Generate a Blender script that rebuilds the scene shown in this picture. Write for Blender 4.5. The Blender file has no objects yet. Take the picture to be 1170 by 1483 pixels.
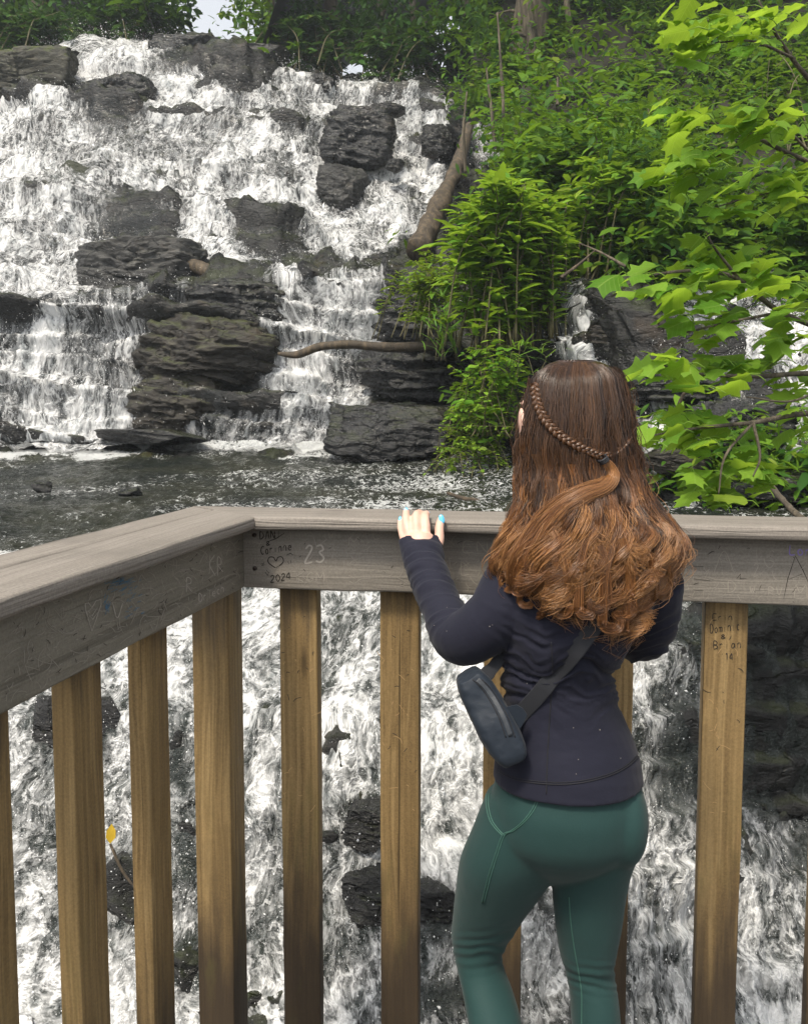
import bpy, bmesh, math, random
import numpy as np
from mathutils import Vector, Matrix
random.seed(7); RNG = np.random.default_rng(7)
scene = bpy.context.scene
COL = scene.collection
# ---- camera model: F px focal length, principal row CY of the photograph, pitch, eye height
F, CY, PITCH, HC = 1309.8, 699.1, 0.0818, 1.55
cP, sP = math.cos(PITCH), math.sin(PITCH)

def PT(X, Y, d):
    """world point seen at photo pixel (X,Y) and standing d metres in front of the camera"""
    X, Y, d = np.broadcast_arrays(np.asarray(X, float), np.asarray(Y, float), np.asarray(d, float))
    u = (X - 585) / F; v = (CY - Y) / F
    ry = cP + v * sP; rz = -sP + v * cP
    t = d / ry
    return np.stack([u * t, d, HC + rz * t], -1)
def PV(X, Y, d): return Vector(PT(X, Y, d).tolist())

# ---- numpy noise
def _h(ix, iy, iz, s):
    with np.errstate(over='ignore'):
        n = (ix.astype(np.uint32) * np.uint32(374761393) + iy.astype(np.uint32) * np.uint32(668265263)
             + iz.astype(np.uint32) * np.uint32(2147483647) + np.uint32((s * 974711 + 12345) & 0xffffffff))
        n = (n ^ (n >> np.uint32(13))) * np.uint32(1274126177)
        n = (n ^ (n >> np.uint32(16))) * np.uint32(2246822519)
        n = n ^ (n >> np.uint32(15))
    return n.astype(np.float64) / 4294967295.0
def vnoise(p, s=0):
    i = np.floor(p).astype(np.int64); f = p - i; f = f * f * f * (f * (f * 6 - 15) + 10)
    r = 0
    for dx in (0, 1):
        wx = f[..., 0] if dx else 1 - f[..., 0]
        for dy in (0, 1):
            wy = f[..., 1] if dy else 1 - f[..., 1]
            for dz in (0, 1):
                wz = f[..., 2] if dz else 1 - f[..., 2]
                r = r + wx * wy * wz * _h(i[..., 0] + dx, i[..., 1] + dy, i[..., 2] + dz, s)
    return r * 2 - 1
def fbm(p, o=4, g=.5, s=0):
    a, r, t = 1., 0, 0
    for k in range(o):
        r = r + a * vnoise(p * 2.03 ** k + 17.3 * k, s + k); t += a; a *= g
    return r / t
def ridge(p, o=4, g=.5, s=0):
    a, r, t = 1., 0, 0
    for k in range(o):
        r = r + a * (1 - 2 * np.abs(vnoise(p * 2.03 ** k + 9.1 * k, s + k))); t += a; a *= g
    return r / t
def sstep(a, b, x):
    t = np.clip((x - a) / (b - a), 0, 1); return t * t * (3 - 2 * t)

# ---- object helpers
def tag(o, label=None, cat=None, group=None, kind=None):
    if label: o['label'] = label
    if cat: o['category'] = cat
    if group: o['group'] = group
    if kind: o['kind'] = kind
    return o
def empty(name, loc=(0, 0, 0), rz=0):
    o = bpy.data.objects.new(name, None); COL.objects.link(o)
    o.location = loc; o.rotation_euler = (0, 0, rz); o.empty_display_size = .1
    return o
def mesh(name, V, Fc, mat=None, parent=None, smooth=True, attrs=None, loc=None, keep=False):
    """link one mesh object; Fc is an (n,3)/(n,4) array or a list of index lists.  With a parent, V is in world
    space unless keep (then it is in the parent's space)."""
    me = bpy.data.meshes.new(name)
    V = np.asarray(V, np.float32)
    if isinstance(Fc, np.ndarray):
        me.vertices.add(len(V)); me.vertices.foreach_set('co', V.ravel())
        n, k = Fc.shape
        me.loops.add(n * k); me.loops.foreach_set('vertex_index', Fc.astype(np.int32).ravel())
        me.polygons.add(n)
        me.polygons.foreach_set('loop_start', np.arange(0, n * k, k, dtype=np.int32))
        me.polygons.foreach_set('loop_total', np.full(n, k, np.int32))
        me.update(calc_edges=True)
    else:
        me.from_pydata(V.tolist(), [], Fc); me.update()
    if attrs:
        for nm, a in attrs.items():
            a = np.asarray(a, np.float32)
            if a.ndim == 1:
                at = me.attributes.new(nm, 'FLOAT', 'POINT'); at.data.foreach_set('value', a)
            else:
                at = me.attributes.new(nm, 'FLOAT_VECTOR', 'POINT'); at.data.foreach_set('vector', a.ravel())
    if smooth: me.polygons.foreach_set('use_smooth', [True] * len(me.polygons))
    if mat: me.materials.append(mat)
    o = bpy.data.objects.new(name, me); COL.objects.link(o)
    if loc is not None:
        me.transform(Matrix.Translation(-Vector(loc))); o.location = loc
    if parent is not None:
        o.parent = parent
        if not keep: o.matrix_parent_inverse = world_of(parent).inverted()
    return o
def world_of(o):
    m = Matrix.LocRotScale(o.location, o.rotation_euler, o.scale)
    return (world_of(o.parent) @ o.matrix_parent_inverse @ m) if o.parent else m
def bm_obj(name, bm, mat=None, parent=None, smooth=False, keep=True):
    me = bpy.data.meshes.new(name); bm.to_mesh(me); bm.free()
    if smooth: me.polygons.foreach_set('use_smooth', [True] * len(me.polygons))
    if mat: me.materials.append(mat)
    o = bpy.data.objects.new(name, me); COL.objects.link(o)
    if parent is not None:
        o.parent = parent
        if not keep: o.matrix_parent_inverse = world_of(parent).inverted()
    return o
class Acc:
    """collects vertex/face arrays of one mesh"""
    def __init__(s): s.V, s.F, s.n, s.A = [], [], 0, {}
    def add(s, V, Fc, **a):
        s.V.append(np.asarray(V, float)); s.F.append(np.asarray(Fc) + s.n); s.n += len(V)
        for k, v in a.items(): s.A.setdefault(k, []).append(np.broadcast_to(v, (len(V),) + np.shape(v)[1:]) if np.ndim(v) != 1 or len(v) != len(V) else v)
    def build(s, name, mat, parent=None, **k):
        return mesh(name, np.concatenate(s.V), np.concatenate(s.F), mat, parent,
                    attrs={q: np.concatenate(v) for q, v in s.A.items()} or None, **k)
def frames(P):
    """parallel-transport frame along polyline(s) P (...,n,3) -> T,N,B"""
    T = np.gradient(P, axis=-2); T /= np.linalg.norm(T, axis=-1, keepdims=True) + 1e-12
    ref = np.array([.31, .27, .91])
    N = np.zeros_like(P)
    n0 = np.cross(T[..., 0, :], ref); n0 /= np.linalg.norm(n0, axis=-1, keepdims=True) + 1e-9
    N[..., 0, :] = n0
    for i in range(1, P.shape[-2]):
        n = N[..., i - 1, :]; t = T[..., i, :]
        n = n - t * (n * t).sum(-1, keepdims=True)
        N[..., i, :] = n / (np.linalg.norm(n, axis=-1, keepdims=True) + 1e-9)
    return T, N, np.cross(T, N)
def tube(P, r, k=8, cap=True):
    """tube along P (n,3) with radii r -> V, quads"""
    P = np.asarray(P, float); n = len(P); r = np.broadcast_to(np.asarray(r, float), (n,))
    T, N, B = frames(P)
    a = np.arange(k) * 2 * np.pi / k
    V = P[:, None] + r[:, None, None] * (np.cos(a)[None, :, None] * N[:, None] + np.sin(a)[None, :, None] * B[:, None])
    V = V.reshape(-1, 3)
    i = np.arange(n - 1)[:, None] * k; j = np.arange(k)[None]
    Fq = np.stack([i + j, i + (j + 1) % k, i + k + (j + 1) % k, i + k + j], -1).reshape(-1, 4)
    if cap:   # closed ends, all triangles
        V = np.concatenate([V, P[:1], P[-1:]]); c0, c1 = n * k, n * k + 1
        ex = np.array([[(q + 1) % k, q, c0] for q in range(k)] + [[(n - 1) * k + q, (n - 1) * k + (q + 1) % k, c1] for q in range(k)])
        Fq = np.concatenate([Fq[:, [0, 1, 2]], Fq[:, [0, 2, 3]], ex])
    return V, Fq
def spline(P, n=24):
    """Catmull-Rom through P"""
    P = np.asarray(P, float)
    if len(P) < 3: 
        t = np.linspace(0, 1, n)[:, None]; return P[0] * (1 - t) + P[-1] * t
    Q = np.concatenate([[2 * P[0] - P[1]], P, [2 * P[-1] - P[-2]]])
    t = np.linspace(0, len(P) - 1 - 1e-9, n); i = t.astype(int); f = (t - i)[:, None]
    p0, p1, p2, p3 = Q[i], Q[i + 1], Q[i + 2], Q[i + 3]
    return .5 * (2 * p1 + (p2 - p0) * f + (2 * p0 - 5 * p1 + 4 * p2 - p3) * f ** 2 + (3 * p1 - p0 - 3 * p2 + p3) * f ** 3)

# ---- material helpers
class NT:
    def __init__(s, name):
        s.m = bpy.data.materials.new(name); s.m.use_nodes = True
        s.t = s.m.node_tree; s.b = s.t.nodes['Principled BSDF']; s.out = s.t.nodes['Material Output']
    def n(s, typ, ins=None, **props):
        nd = s.t.nodes.new('ShaderNode' + typ)
        for k, v in props.items(): setattr(nd, k, v)
        for k, v in (ins or {}).items(): s.put(nd.inputs[k], v)
        return nd
    def put(s, sock, v):
        if isinstance(v, bpy.types.NodeSocket): s.t.links.new(v, sock)
        elif isinstance(v, bpy.types.Node): s.t.links.new(v.outputs[0], sock)
        else:
            if isinstance(v, (tuple, list)) and len(v) == 3 and sock.type == 'RGBA': v = (*v, 1)
            sock.default_value = v
    def set(s, **k):
        nm = {'base': 'Base Color', 'rough': 'Roughness', 'normal': 'Normal', 'spec': 'Specular IOR Level', 'alpha': 'Alpha',
              'sub': 'Subsurface Weight', 'sheen': 'Sheen Weight', 'ior': 'IOR', 'coat': 'Coat Weight', 'trans': 'Transmission Weight'}
        for q, v in k.items(): s.put(s.b.inputs[nm[q]], v)
    def math(s, op, a, b=0., c=0., clamp=False):
        nd = s.n('Math', operation=op, use_clamp=clamp)
        for i, v in enumerate((a, b, c)): s.put(nd.inputs[i], v)
        return nd.outputs[0]
    def noise(s, vec, scale, detail=5, rough=.6, dist=0.):
        return s.n('TexNoise', {'Vector': vec, 'Scale': scale, 'Detail': detail, 'Roughness': rough, 'Distortion': dist}).outputs['Fac']
    def ramp(s, fac, stops, interp='LINEAR'):
        nd = s.n('ValToRGB', {'Fac': fac}); e = nd.color_ramp; e.interpolation = interp
        while len(e.elements) > 1: e.elements.remove(e.elements[-1])
        for i, (p, c) in enumerate(stops):
            el = e.elements[0] if i == 0 else e.elements.new(p)
            el.position = p; el.color = (*c, 1) if isinstance(c, (tuple, list)) else (c, c, c, 1)
        return nd.outputs['Color']
    def range(s, v, a, b, c=0., d=1., smooth=True):
        nd = s.n('MapRange', interpolation_type='SMOOTHSTEP' if smooth else 'LINEAR')
        for k, x in zip(('Value', 'From Min', 'From Max', 'To Min', 'To Max'), (v, a, b, c, d)): s.put(nd.inputs[k], x)
        return nd.outputs['Result']
    def mix(s, fac, a, b, blend='MIX'):
        nd = s.n('Mix', data_type='RGBA', blend_type=blend)
        s.put(nd.inputs[0], fac); s.put(nd.inputs[6], a); s.put(nd.inputs[7], b)
        return nd.outputs[2]
    def coord(s, which='Object', scale=None, rnd=False):
        v = s.n('TexCoord').outputs[which]
        if rnd:
            oi = s.n('ObjectInfo').outputs['Random']
            off = s.n('CombineXYZ', {'X': s.math('MULTIPLY', oi, 37.), 'Y': s.math('MULTIPLY', oi, 91.), 'Z': s.math('MULTIPLY', oi, 53.)})
            v = s.n('VectorMath', {0: v, 1: off}, operation='ADD').outputs[0]
        if scale: v = s.n('Mapping', {'Vector': v, 'Scale': scale}).outputs[0]
        return v
    def attr(s, name, out='Fac'): return s.n('Attribute', attribute_name=name).outputs[out]
    def bump(s, h, strength=.5, dist=.01, normal=None):
        nd = s.n('Bump', {'Height': h, 'Strength': strength, 'Distance': dist})
        if normal is not None: s.put(nd.inputs['Normal'], normal)
        return nd.outputs[0]
def plain(name, col, rough=.6, var=.25, scale=30, bump=.2, **k):
    t = NT(name); c = t.coord('Object')
    f = t.noise(c, scale, 5)
    t.set(base=t.mix(f, tuple(x * (1 - var) for x in col), tuple(min(1, x * (1 + var)) for x in col)), rough=rough,
          normal=t.bump(f, bump, .004), **k)
    return t.m

# ---- camera
cam = bpy.data.cameras.new('camera'); co = bpy.data.objects.new('camera', cam); COL.objects.link(co)
co.location = (0, 0, HC); co.rotation_euler = (math.pi / 2 - PITCH, 0, 0)
cam.sensor_width = 36; cam.sensor_fit = 'AUTO'; cam.lens = F / 1483 * 36
cam.shift_y = -(741.5 - CY) / 1483; cam.clip_end = 2000; cam.clip_start = .05
scene.camera = co
scene.render.resolution_x, scene.render.resolution_y = 807, 1024
# =================================================================== wooden railing and deck
def wood(name, stops, axis, coarse=1., wet=False, rough=.75, contrast=1., bumpst=.35):
    t = NT(name)
    sc = {'X': (.8, 26, 26), 'Z': (26, 26, .8)}[axis]
    v = t.coord('Object', rnd=True)
    warp = t.noise(v, 2.2, 2)
    vm = t.n('Mapping', {'Vector': v, 'Scale': tuple(q * coarse for q in sc)}).outputs[0]
    vm = t.n('VectorMath', {0: vm, 1: t.n('VectorMath', {0: t.n('TexNoise', {'Vector': v, 'Scale': 1.6, 'Detail': 2}).outputs['Color'], 1: (1.1, 1.1, 1.1)}, operation='MULTIPLY').outputs[0]}, operation='ADD').outputs[0]
    g1 = t.noise(vm, 1., 3, .55)
    fine = t.noise(t.n('Mapping', {'Vector': v, 'Scale': tuple(q * 9 if q > 5 else q * 3 for q in sc)}).outputs[0], 1., 4, .6)
    rings = t.math('FRACT', t.math('MULTIPLY', g1, 7.))
    rings = t.range(t.math('ABSOLUTE', t.math('SUBTRACT', rings, .5)), 0., .5)
    f = t.math('ADD', t.math('MULTIPLY', g1, .55), t.math('MULTIPLY', rings, .2))
    f = t.math('ADD', f, t.math('MULTIPLY', t.math('SUBTRACT', fine, .5), .5))
    col = t.ramp(f, stops)
    blot = t.range(t.noise(v, 3.5, 4, .65), .52, .72)
    spk = t.noise(v, 240., 3, .7)
    col = t.mix(.5, col, t.mix(t.range(spk, .3, .7), tuple(q * .72 for q in stops[1][1]), tuple(q * 1.3 for q in stops[1][1])))
    col = t.mix(t.math('MULTIPLY', blot, .4 * contrast), col, tuple(q * .5 for q in stops[1][1]))
    knot = t.range(t.n('TexVoronoi', {'Vector': t.n('Mapping', {'Vector': v, 'Scale': tuple(9. if q > 5 else 2.2 for q in sc)}).outputs[0], 'Scale': 1.}).outputs['Distance'], .0, .12, .75, 0.)
    col = t.mix(knot, col, tuple(q * .45 for q in stops[0][1]))
    crack = t.range(t.noise(t.n('Mapping', {'Vector': v, 'Scale': tuple(q * 2.2 if q > 5 else q * .9 for q in sc)}).outputs[0], 1., 2, .5, .3), .70, .74)
    col = t.mix(t.math('MULTIPLY', crack, .75 if wet else .3), col, tuple(q * .25 for q in stops[0][1]))
    if wet:   # darker grey-brown near the top, dark damp stains and algae low down
        z = t.n('SeparateXYZ', {0: t.coord('Object')}).outputs['Z']
        zz = t.math('ADD', z, t.math('MULTIPLY', t.math('SUBTRACT', t.noise(t.n('Mapping', {'Vector': v, 'Scale': (22, 22, 3)}).outputs[0], 1., 5), .5), .55))
        col = t.mix(t.range(zz, .55, .18, 0., .9), col, (.028, .020, .014))
        col = t.mix(t.math('MULTIPLY', t.range(zz, .8, .45), t.range(t.noise(t.n('Mapping', {'Vector': v, 'Scale': (14, 14, 3)}).outputs[0], 1., 4), .52, .7, 0., .38)), col, (.10, .09, .03))
        col = t.mix(t.range(zz, 1.0, 1.16, 0., .62), col, (.045, .037, .03))
    h = t.math('ADD', fine, t.math('MULTIPLY', rings, .5))
    h = t.math('SUBTRACT', h, crack)
    t.set(base=col, rough=t.range(fine, .2, .8, rough - .12, rough + .1), normal=t.bump(h, bumpst, .003), spec=.3)
    return t.m
M_grey = wood('weathered_grey_wood', [(.15, (.125, .110, .092)), (.45, (.20, .180, .153)), (.8, (.265, .242, .208))], 'X', 1.)
M_greyleft = wood('weathered_olive_wood', [(.15, (.115, .103, .080)), (.45, (.185, .168, .135)), (.8, (.245, .225, .185))], 'X', 1.)
M_cap = wood('weathered_cap_wood', [(.15, (.13, .113, .096)), (.45, (.215, .192, .167)), (.8, (.29, .262, .23))], 'X', 1., bumpst=.7)
M_brown = wood('brown_treated_wood', [(.2, (.075, .046, .018)), (.42, (.215, .142, .060)), (.66, (.40, .285, .135))], 'Z', 1., wet=True, rough=.68)

A1, A2 = -.1579, 1.3735
C0 = np.array([-.3636, 2.0324]); ZB = HC - .4067; ZT = ZB + .14; CAPT = .03
d1 = np.array([math.cos(A1), math.sin(A1)]); n1 = np.array([-d1[1], d1[0]])
d2 = np.array([-math.cos(A2), -math.sin(A2)]); n2 = np.array([-math.sin(A2), math.cos(A2)])
rail = empty('wooden_railing', (C0[0], C0[1], 0))
tag(rail, 'weathered wooden railing turning a corner above the stream, grey boards over brown uprights', 'railing')

def board(name, L, Wd, T, mat, parent, bev=.004, rough_edge=.0012, axis=0, seed=0):
    """board L along local x (axis 0) or z (axis 2); thickness T along y; face at y=0, running to y=T"""
    bm = bmesh.new()
    n = max(2, int(L / .04))
    bmesh.ops.create_grid(bm, x_segments=1, y_segments=1, size=.5)
    bmesh.ops.delete(bm, geom=bm.verts[:], context='VERTS')
    prof = []
    y0, y1, z0, z1, b = 0, T, 0, Wd, bev
    for (cy_, cz_, a0) in ((y0 + b, z0 + b, math.pi), (y1 - b, z0 + b, 1.5 * math.pi), (y1 - b, z1 - b, 0), (y0 + b, z1 - b, .5 * math.pi)):
        for k in range(4):
            a = a0 + k / 3 * math.pi / 2
            prof.append((cy_ + b * math.cos(a), cz_ + b * math.sin(a)))
    # plus mid points on the wide sides for wobble
    rings = []
    for i in range(n + 1):
        x = L * i / n; r = []
        for (yy, zz) in prof:
            p = np.array([[x * 9, yy * 25, zz * 25 + seed * 7.7]])
            w = float(vnoise(p, seed)[0]) * rough_edge
            if axis == 0: co_ = (x, yy + w, zz + w)
            else: co_ = (zz + w, yy + w, x)
            r.append(bm.verts.new(co_))
        rings.append(r)
    m_ = len(prof)
    for i in range(n):
        for j in range(m_):
            q = (rings[i][j], rings[i][(j + 1) % m_], rings[i + 1][(j + 1) % m_], rings[i + 1][j])
            bm.faces.new(q)
    bm.faces.new(rings[0]); bm.faces.new(rings[-1])
    bmesh.ops.recalc_face_normals(bm, faces=bm.faces)
    o = bm_obj(name, bm, mat, parent, smooth=True)
    md = o.modifiers.new('edges', 'EDGE_SPLIT'); md.split_angle = math.radians(50)
    return o
def place(o, s, along, off, z, ang):
    p = C0 + along * s + off
    o.location = (p[0] - C0[0], p[1] - C0[1], z); o.rotation_euler = (0, 0, ang)
    return o
face_far = place(board('face_board', 2.6, .14, .038, M_grey, rail, .005, seed=1), 0, d1, n1 * 0, ZB, A1)
LEFT_L = 3.2
face_left = place(board('face_board', LEFT_L, .14, .038, M_greyleft, rail, .005, seed=2), LEFT_L - .03, d2, n2 * .001, ZB, A2)
# balusters: one mesh, copied
BH = 1.22
bal = board('baluster', BH, .089, .038, M_brown, rail, .003, .0008, axis=2, seed=5)
place(bal, .0709, d1, n1 * .039, ZB - BH + .13, A1)
def copy_bal(s, along, nrm, ang):
    c = bal.copy(); COL.objects.link(c); c.parent = rail
    place(c, s, along, nrm * .039, ZB - BH + .13, ang)
    return c
for i in range(1, 11): copy_bal(.0709 + .236 * i, d1, n1, A1)
for s in (.397, .6435, .893, 1.14, 1.385, 1.63, 1.88, 2.12, 2.37, 2.61, 2.86): copy_bal(s, d2, n2, A2)
post = board('corner_post', BH + .06, .089, .089, M_brown, rail, .004, .0008, axis=2, seed=9)
place(post, .004, d2, n2 * .039, ZB - BH + .07, A2)
# cap boards: mitred prisms
def isect(p, a, q, b):
    k = np.linalg.solve(np.array([a, -b]).T, q - p); return p + a * k[0]
def prism(name, poly, z0, z1, ang, mat, bev=.007, seed=0):
    org = np.array(poly[0]); ca, sa = math.cos(-ang), math.sin(-ang)
    loc = [(ca * (p[0] - org[0]) - sa * (p[1] - org[1]), sa * (p[0] - org[0]) + ca * (p[1] - org[1])) for p in poly]
    bm = bmesh.new()
    b = [bm.verts.new((x, y, 0)) for x, y in loc]; t_ = [bm.verts.new((x, y, z1 - z0)) for x, y in loc]
    bm.faces.new(b[::-1]); bm.faces.new(t_)
    for i in range(4): bm.faces.new((b[i], b[(i + 1) % 4], t_[(i + 1) % 4], t_[i]))
    bmesh.ops.recalc_face_normals(bm, faces=bm.faces)
    L = [e for e in bm.edges if abs(e.verts[0].co.z - e.verts[1].co.z) < 1e-6 and e.calc_length() > .4]
    bmesh.ops.bevel(bm, geom=L, offset=bev, segments=3, affect='EDGES', profile=.5)
    # slice lengthwise so that the edges can wander
    xs = [v.co.x for v in bm.verts]; x0, x1 = min(xs), max(xs)
    k = int((x1 - x0) / .05)
    for i in range(1, k):
        bmesh.ops.bisect_plane(bm, geom=bm.verts[:] + bm.edges[:] + bm.faces[:], plane_co=(x0 + (x1 - x0) * i / k, 0, 0), plane_no=(1, 0, 0))
    for v in bm.verts:
        w = float(vnoise(np.array([[v.co.x * 7, v.co.y * 14, v.co.z * 14]]), seed)[0])
        v.co.y += w * .0018; v.co.z += w * .0013
    o = bm_obj(name, bm, mat, rail, smooth=True)
    md = o.modifiers.new('edges', 'EDGE_SPLIT'); md.split_angle = math.radians(40)
    o.location = (org[0] - C0[0], org[1] - C0[1], z0); o.rotation_euler = (0, 0, ang)
    return o
FI, FO = -.052, .142      # far cap inner and outer offsets
LI, LM, LO = -.046, .098, .186
z0, z1 = ZT + .0015, ZT + CAPT
def far_at(o): return C0 + n1 * o
def left_at(o): return C0 + n2 * o
ci = isect(far_at(FI), d1, left_at(LI), d2); cm = isect(far_at(FO), d1, left_at(LO), d2)
mit = cm - ci; mit = mit / np.linalg.norm(mit)
cs = isect(ci, mit, left_at(LM), d2); cs2 = isect(ci, mit, left_at(LM + .005), d2)
eps = d1 * .0022
prism('cap_board', [ci + eps, ci + eps + d1 * 2.6, cm + eps + d1 * 2.6, cm + eps], z0, z1, A1, M_cap, seed=11)
prism('cap_board', [ci + d2 * LEFT_L, ci, cs, cs + d2 * LEFT_L], z0, z1, A2, M_cap, seed=12)
prism('cap_board', [cs2 + d2 * LEFT_L, cs2, cm, cm + d2 * LEFT_L], z0, z1 - .002, A2, M_cap, seed=13)

# --- writing, carvings and scratches on the boards
def plane_hit(X, Y, p0, nrm):
    q = PT(X, Y, 1.) - np.array([0, 0, HC]); o = np.array([0, 0, HC])
    k = ((p0[0] - o[0]) * nrm[0] + (p0[1] - o[1]) * nrm[1]) / (q[..., 0] * nrm[0] + q[..., 1] * nrm[1])
    return o + q * k[..., None]
FONT = {
 'A': [[(0, 0), (.5, 1), (1, 0)], [(.2, .4), (.8, .4)]], 'B': [[(0, 0), (0, 1), (.7, .9), (.7, .6), (0, .5), (.8, .4), (.8, .1), (0, 0)]],
 'C': [[(.9, .85), (.5, 1), (.1, .7), (.1, .3), (.5, 0), (.9, .15)]], 'D': [[(0, 0), (0, 1), (.6, .9), (.9, .5), (.6, .1), (0, 0)]],
 'E': [[(.9, 1), (0, 1), (0, 0), (.9, 0)], [(0, .5), (.7, .5)]], 'G': [[(.9, .85), (.5, 1), (.1, .6), (.2, .15), (.6, 0), (.9, .3), (.5, .4)]],
 'H': [[(0, 0), (0, 1)], [(.9, 0), (.9, 1)], [(0, .5), (.9, .5)]], 'I': [[(.5, 0), (.5, 1)]], 'K': [[(0, 0), (0, 1)], [(.8, 1), (0, .45), (.9, 0)]],
 'L': [[(0, 1), (0, 0), (.8, 0)]], 'M': [[(0, 0), (.1, 1), (.5, .4), (.9, 1), (1, 0)]], 'N': [[(0, 0), (0, 1), (.9, 0), (.9, 1)]],
 'R': [[(0, 0), (0, 1), (.7, .9), (.7, .6), (0, .5), (.9, 0)]], 'T': [[(0, 1), (1, 1)], [(.5, 1), (.5, 0)]], 'W': [[(0, 1), (.25, 0), (.5, .6), (.75, 0), (1, 1)]],
 'P': [[(0, 0), (0, 1), (.7, .9), (.7, .6), (0, .5)]], 'V': [[(0, 1), (.5, 0), (1, 1)]], 'X': [[(0, 0), (1, 1)], [(0, 1), (1, 0)]],
 'o': [[(.5, .6), (.1, .4), (.2, .05), (.6, 0), (.8, .3), (.5, .6)]], 'r': [[(.1, 0), (.1, .6)], [(.1, .4), (.4, .6), (.7, .55)]],
 'i': [[(.4, 0), (.4, .55)], [(.4, .75), (.42, .8)]], 'n': [[(.05, 0), (.05, .6)], [(.05, .4), (.3, .62), (.62, .6), (.75, .35), (.78, 0)]],
 'e': [[(.1, .3), (.8, .32), (.6, .6), (.2, .5), (.1, .2), (.4, 0), (.8, .1)]], 'c': [[(.8, .5), (.4, .6), (.1, .3), (.4, 0), (.8, .1)]],
 'h': [[(.05, 0), (.05, 1)], [(.05, .4), (.4, .6), (.75, .5), (.8, 0)]], 'a': [[(.7, .5), (.3, .6), (.1, .2), (.4, 0), (.7, .3), (.75, .6), (.8, 0)]],
 'm': [[(0, 0), (0, .6)], [(0, .45), (.3, .6), (.45, .45), (.45, 0)], [(.45, .45), (.75, .6), (.9, .45), (.9, 0)]], 'k': [[(0, 0), (0, 1)], [(.6, .6), (0, .3), (.7, 0)]],
 'y': [[(0, .6), (.4, .1)], [(.8, .6), (.2, -.4)]], 't': [[(.4, 1), (.4, .1), (.7, 0)], [(.1, .65), (.7, .65)]],
 '0': [[(.5, 1), (.1, .7), (.1, .3), (.5, 0), (.85, .3), (.85, .7), (.5, 1)]], '1': [[(.5, 0), (.5, 1), (.2, .8)]],
 '2': [[(.1, .8), (.5, 1), (.85, .75), (.1, 0), (.9, .05)]], '3': [[(.1, .9), (.6, 1), (.8, .75), (.4, .55), (.85, .3), (.5, 0), (.05, .1)]],
 '4': [[(.7, 0), (.6, 1), (0, .35), (.95, .4)]], '&': [[(.9, 0), (.2, .75), (.45, 1), (.65, .75), (.1, .25), (.4, 0), (.9, .4)]], "'": [[(.5, 1), (.45, .8)]],
 '<': [[(.5, .15), (.05, .6), (.1, .95), (.35, .95), (.5, .7), (.65, .95), (.9, .95), (.95, .6), (.5, .15)]], '-': [[(.1, .5), (.9, .5)]], ' ': []}
def text(s, X, Y, w, h, slope=0., jit=.03, seed=0, gap=.25):
    """hand-lettered strokes: list of polylines in photo pixels; X,Y = lower left"""
    r = random.Random(seed); out = []
    for ch in s:
        ww = w * r.uniform(.9, 1.1)
        for pl in FONT[ch]:
            P = np.array(pl) + np.array([[r.uniform(-jit, jit), r.uniform(-jit, jit)] for _ in pl])
            if len(P) > 2: P = spline(np.c_[P, P[:, 0] * 0], len(P) * 4)[:, :2]
            x = X + P[:, 0] * ww; y = Y - P[:, 1] * h
            out.append(np.c_[x, y])
        X += ww * (1 + gap); Y += slope * ww * (1 + gap)
    return out
def strokes(name, lines, p0, nrm, parent, mat, wpx=1.6, proud=.0009):
    """lay polylines given in photo pixels as thin grooves on the board face through p0"""
    acc = Acc(); nn = np.array([nrm[0], nrm[1], 0.])
    for li in lines:
        li = np.asarray(li, float)
        if len(li) < 2: continue
        T = np.gradient(li, axis=0); T /= np.linalg.norm(T, axis=1, keepdims=True) + 1e-9
        Nn = np.c_[-T[:, 1], T[:, 0]]
        tap = np.ones(len(li)); tap[0] = tap[-1] = .45
        w = wpx * .5 * tap[:, None]
        a = plane_hit((li + Nn * w)[:, 0], (li + Nn * w)[:, 1], p0, nrm) - nn * proud
        b = plane_hit((li - Nn * w)[:, 0], (li - Nn * w)[:, 1], p0, nrm) - nn * proud
        n = len(li); i = np.arange(n - 1)
        acc.add(np.concatenate([a, b]), np.stack([i, i + 1, n + i + 1, n + i], -1))
    # the marks become faces of the board itself, in a material slot of their own
    if parent.data.users > 1: parent.data = parent.data.copy()
    me = parent.data; inv = np.array(world_of(parent).inverted())
    V = np.concatenate(acc.V) @ inv[:3, :3].T + inv[:3, 3]; Fq = np.concatenate(acc.F)
    if mat.name not in [m_.name for m_ in me.materials if m_]: me.materials.append(mat)
    slot = [m_.name for m_ in me.materials].index(mat.name)
    bm = bmesh.new(); bm.from_mesh(me); vv = [bm.verts.new(v) for v in V.tolist()]
    for q in Fq:
        f_ = bm.faces.new([vv[j] for j in q]); f_.material_index = slot
    bm.to_mesh(me); bm.free()
M_carve = plain('carved_groove', (.022, .017, .013), .9, .3, 60, 0)
M_scratch = plain('pale_scratch', (.34, .31, .27), .85, .3, 60, 0)
M_scratch2 = plain('faint_scratch', (.25, .225, .19), .85, .3, 60, 0)
M_blue = plain('blue_marker', (.06, .15, .24), .8, .5, 40, 0)
M_purple = plain('purple_marker', (.20, .15, .42), .8, .3, 40, 0)
M_post_scratch = plain('light_wood_scratch', (.40, .26, .12), .85, .3, 60, 0)
ff = (C0, n1)
L = text('DANI', 377, 781, 5.8, 11, -.08, seed=3, gap=.4) + text('&', 386, 790, 6, 6, seed=4) + text('Corinne', 378, 803, 5.0, 12, -.16, seed=5, gap=.32)
L += text('<', 388, 826, 22, 20, seed=6, jit=.02) + text('2024', 392, 843, 6.5, 10, -.16, seed=7)
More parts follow.
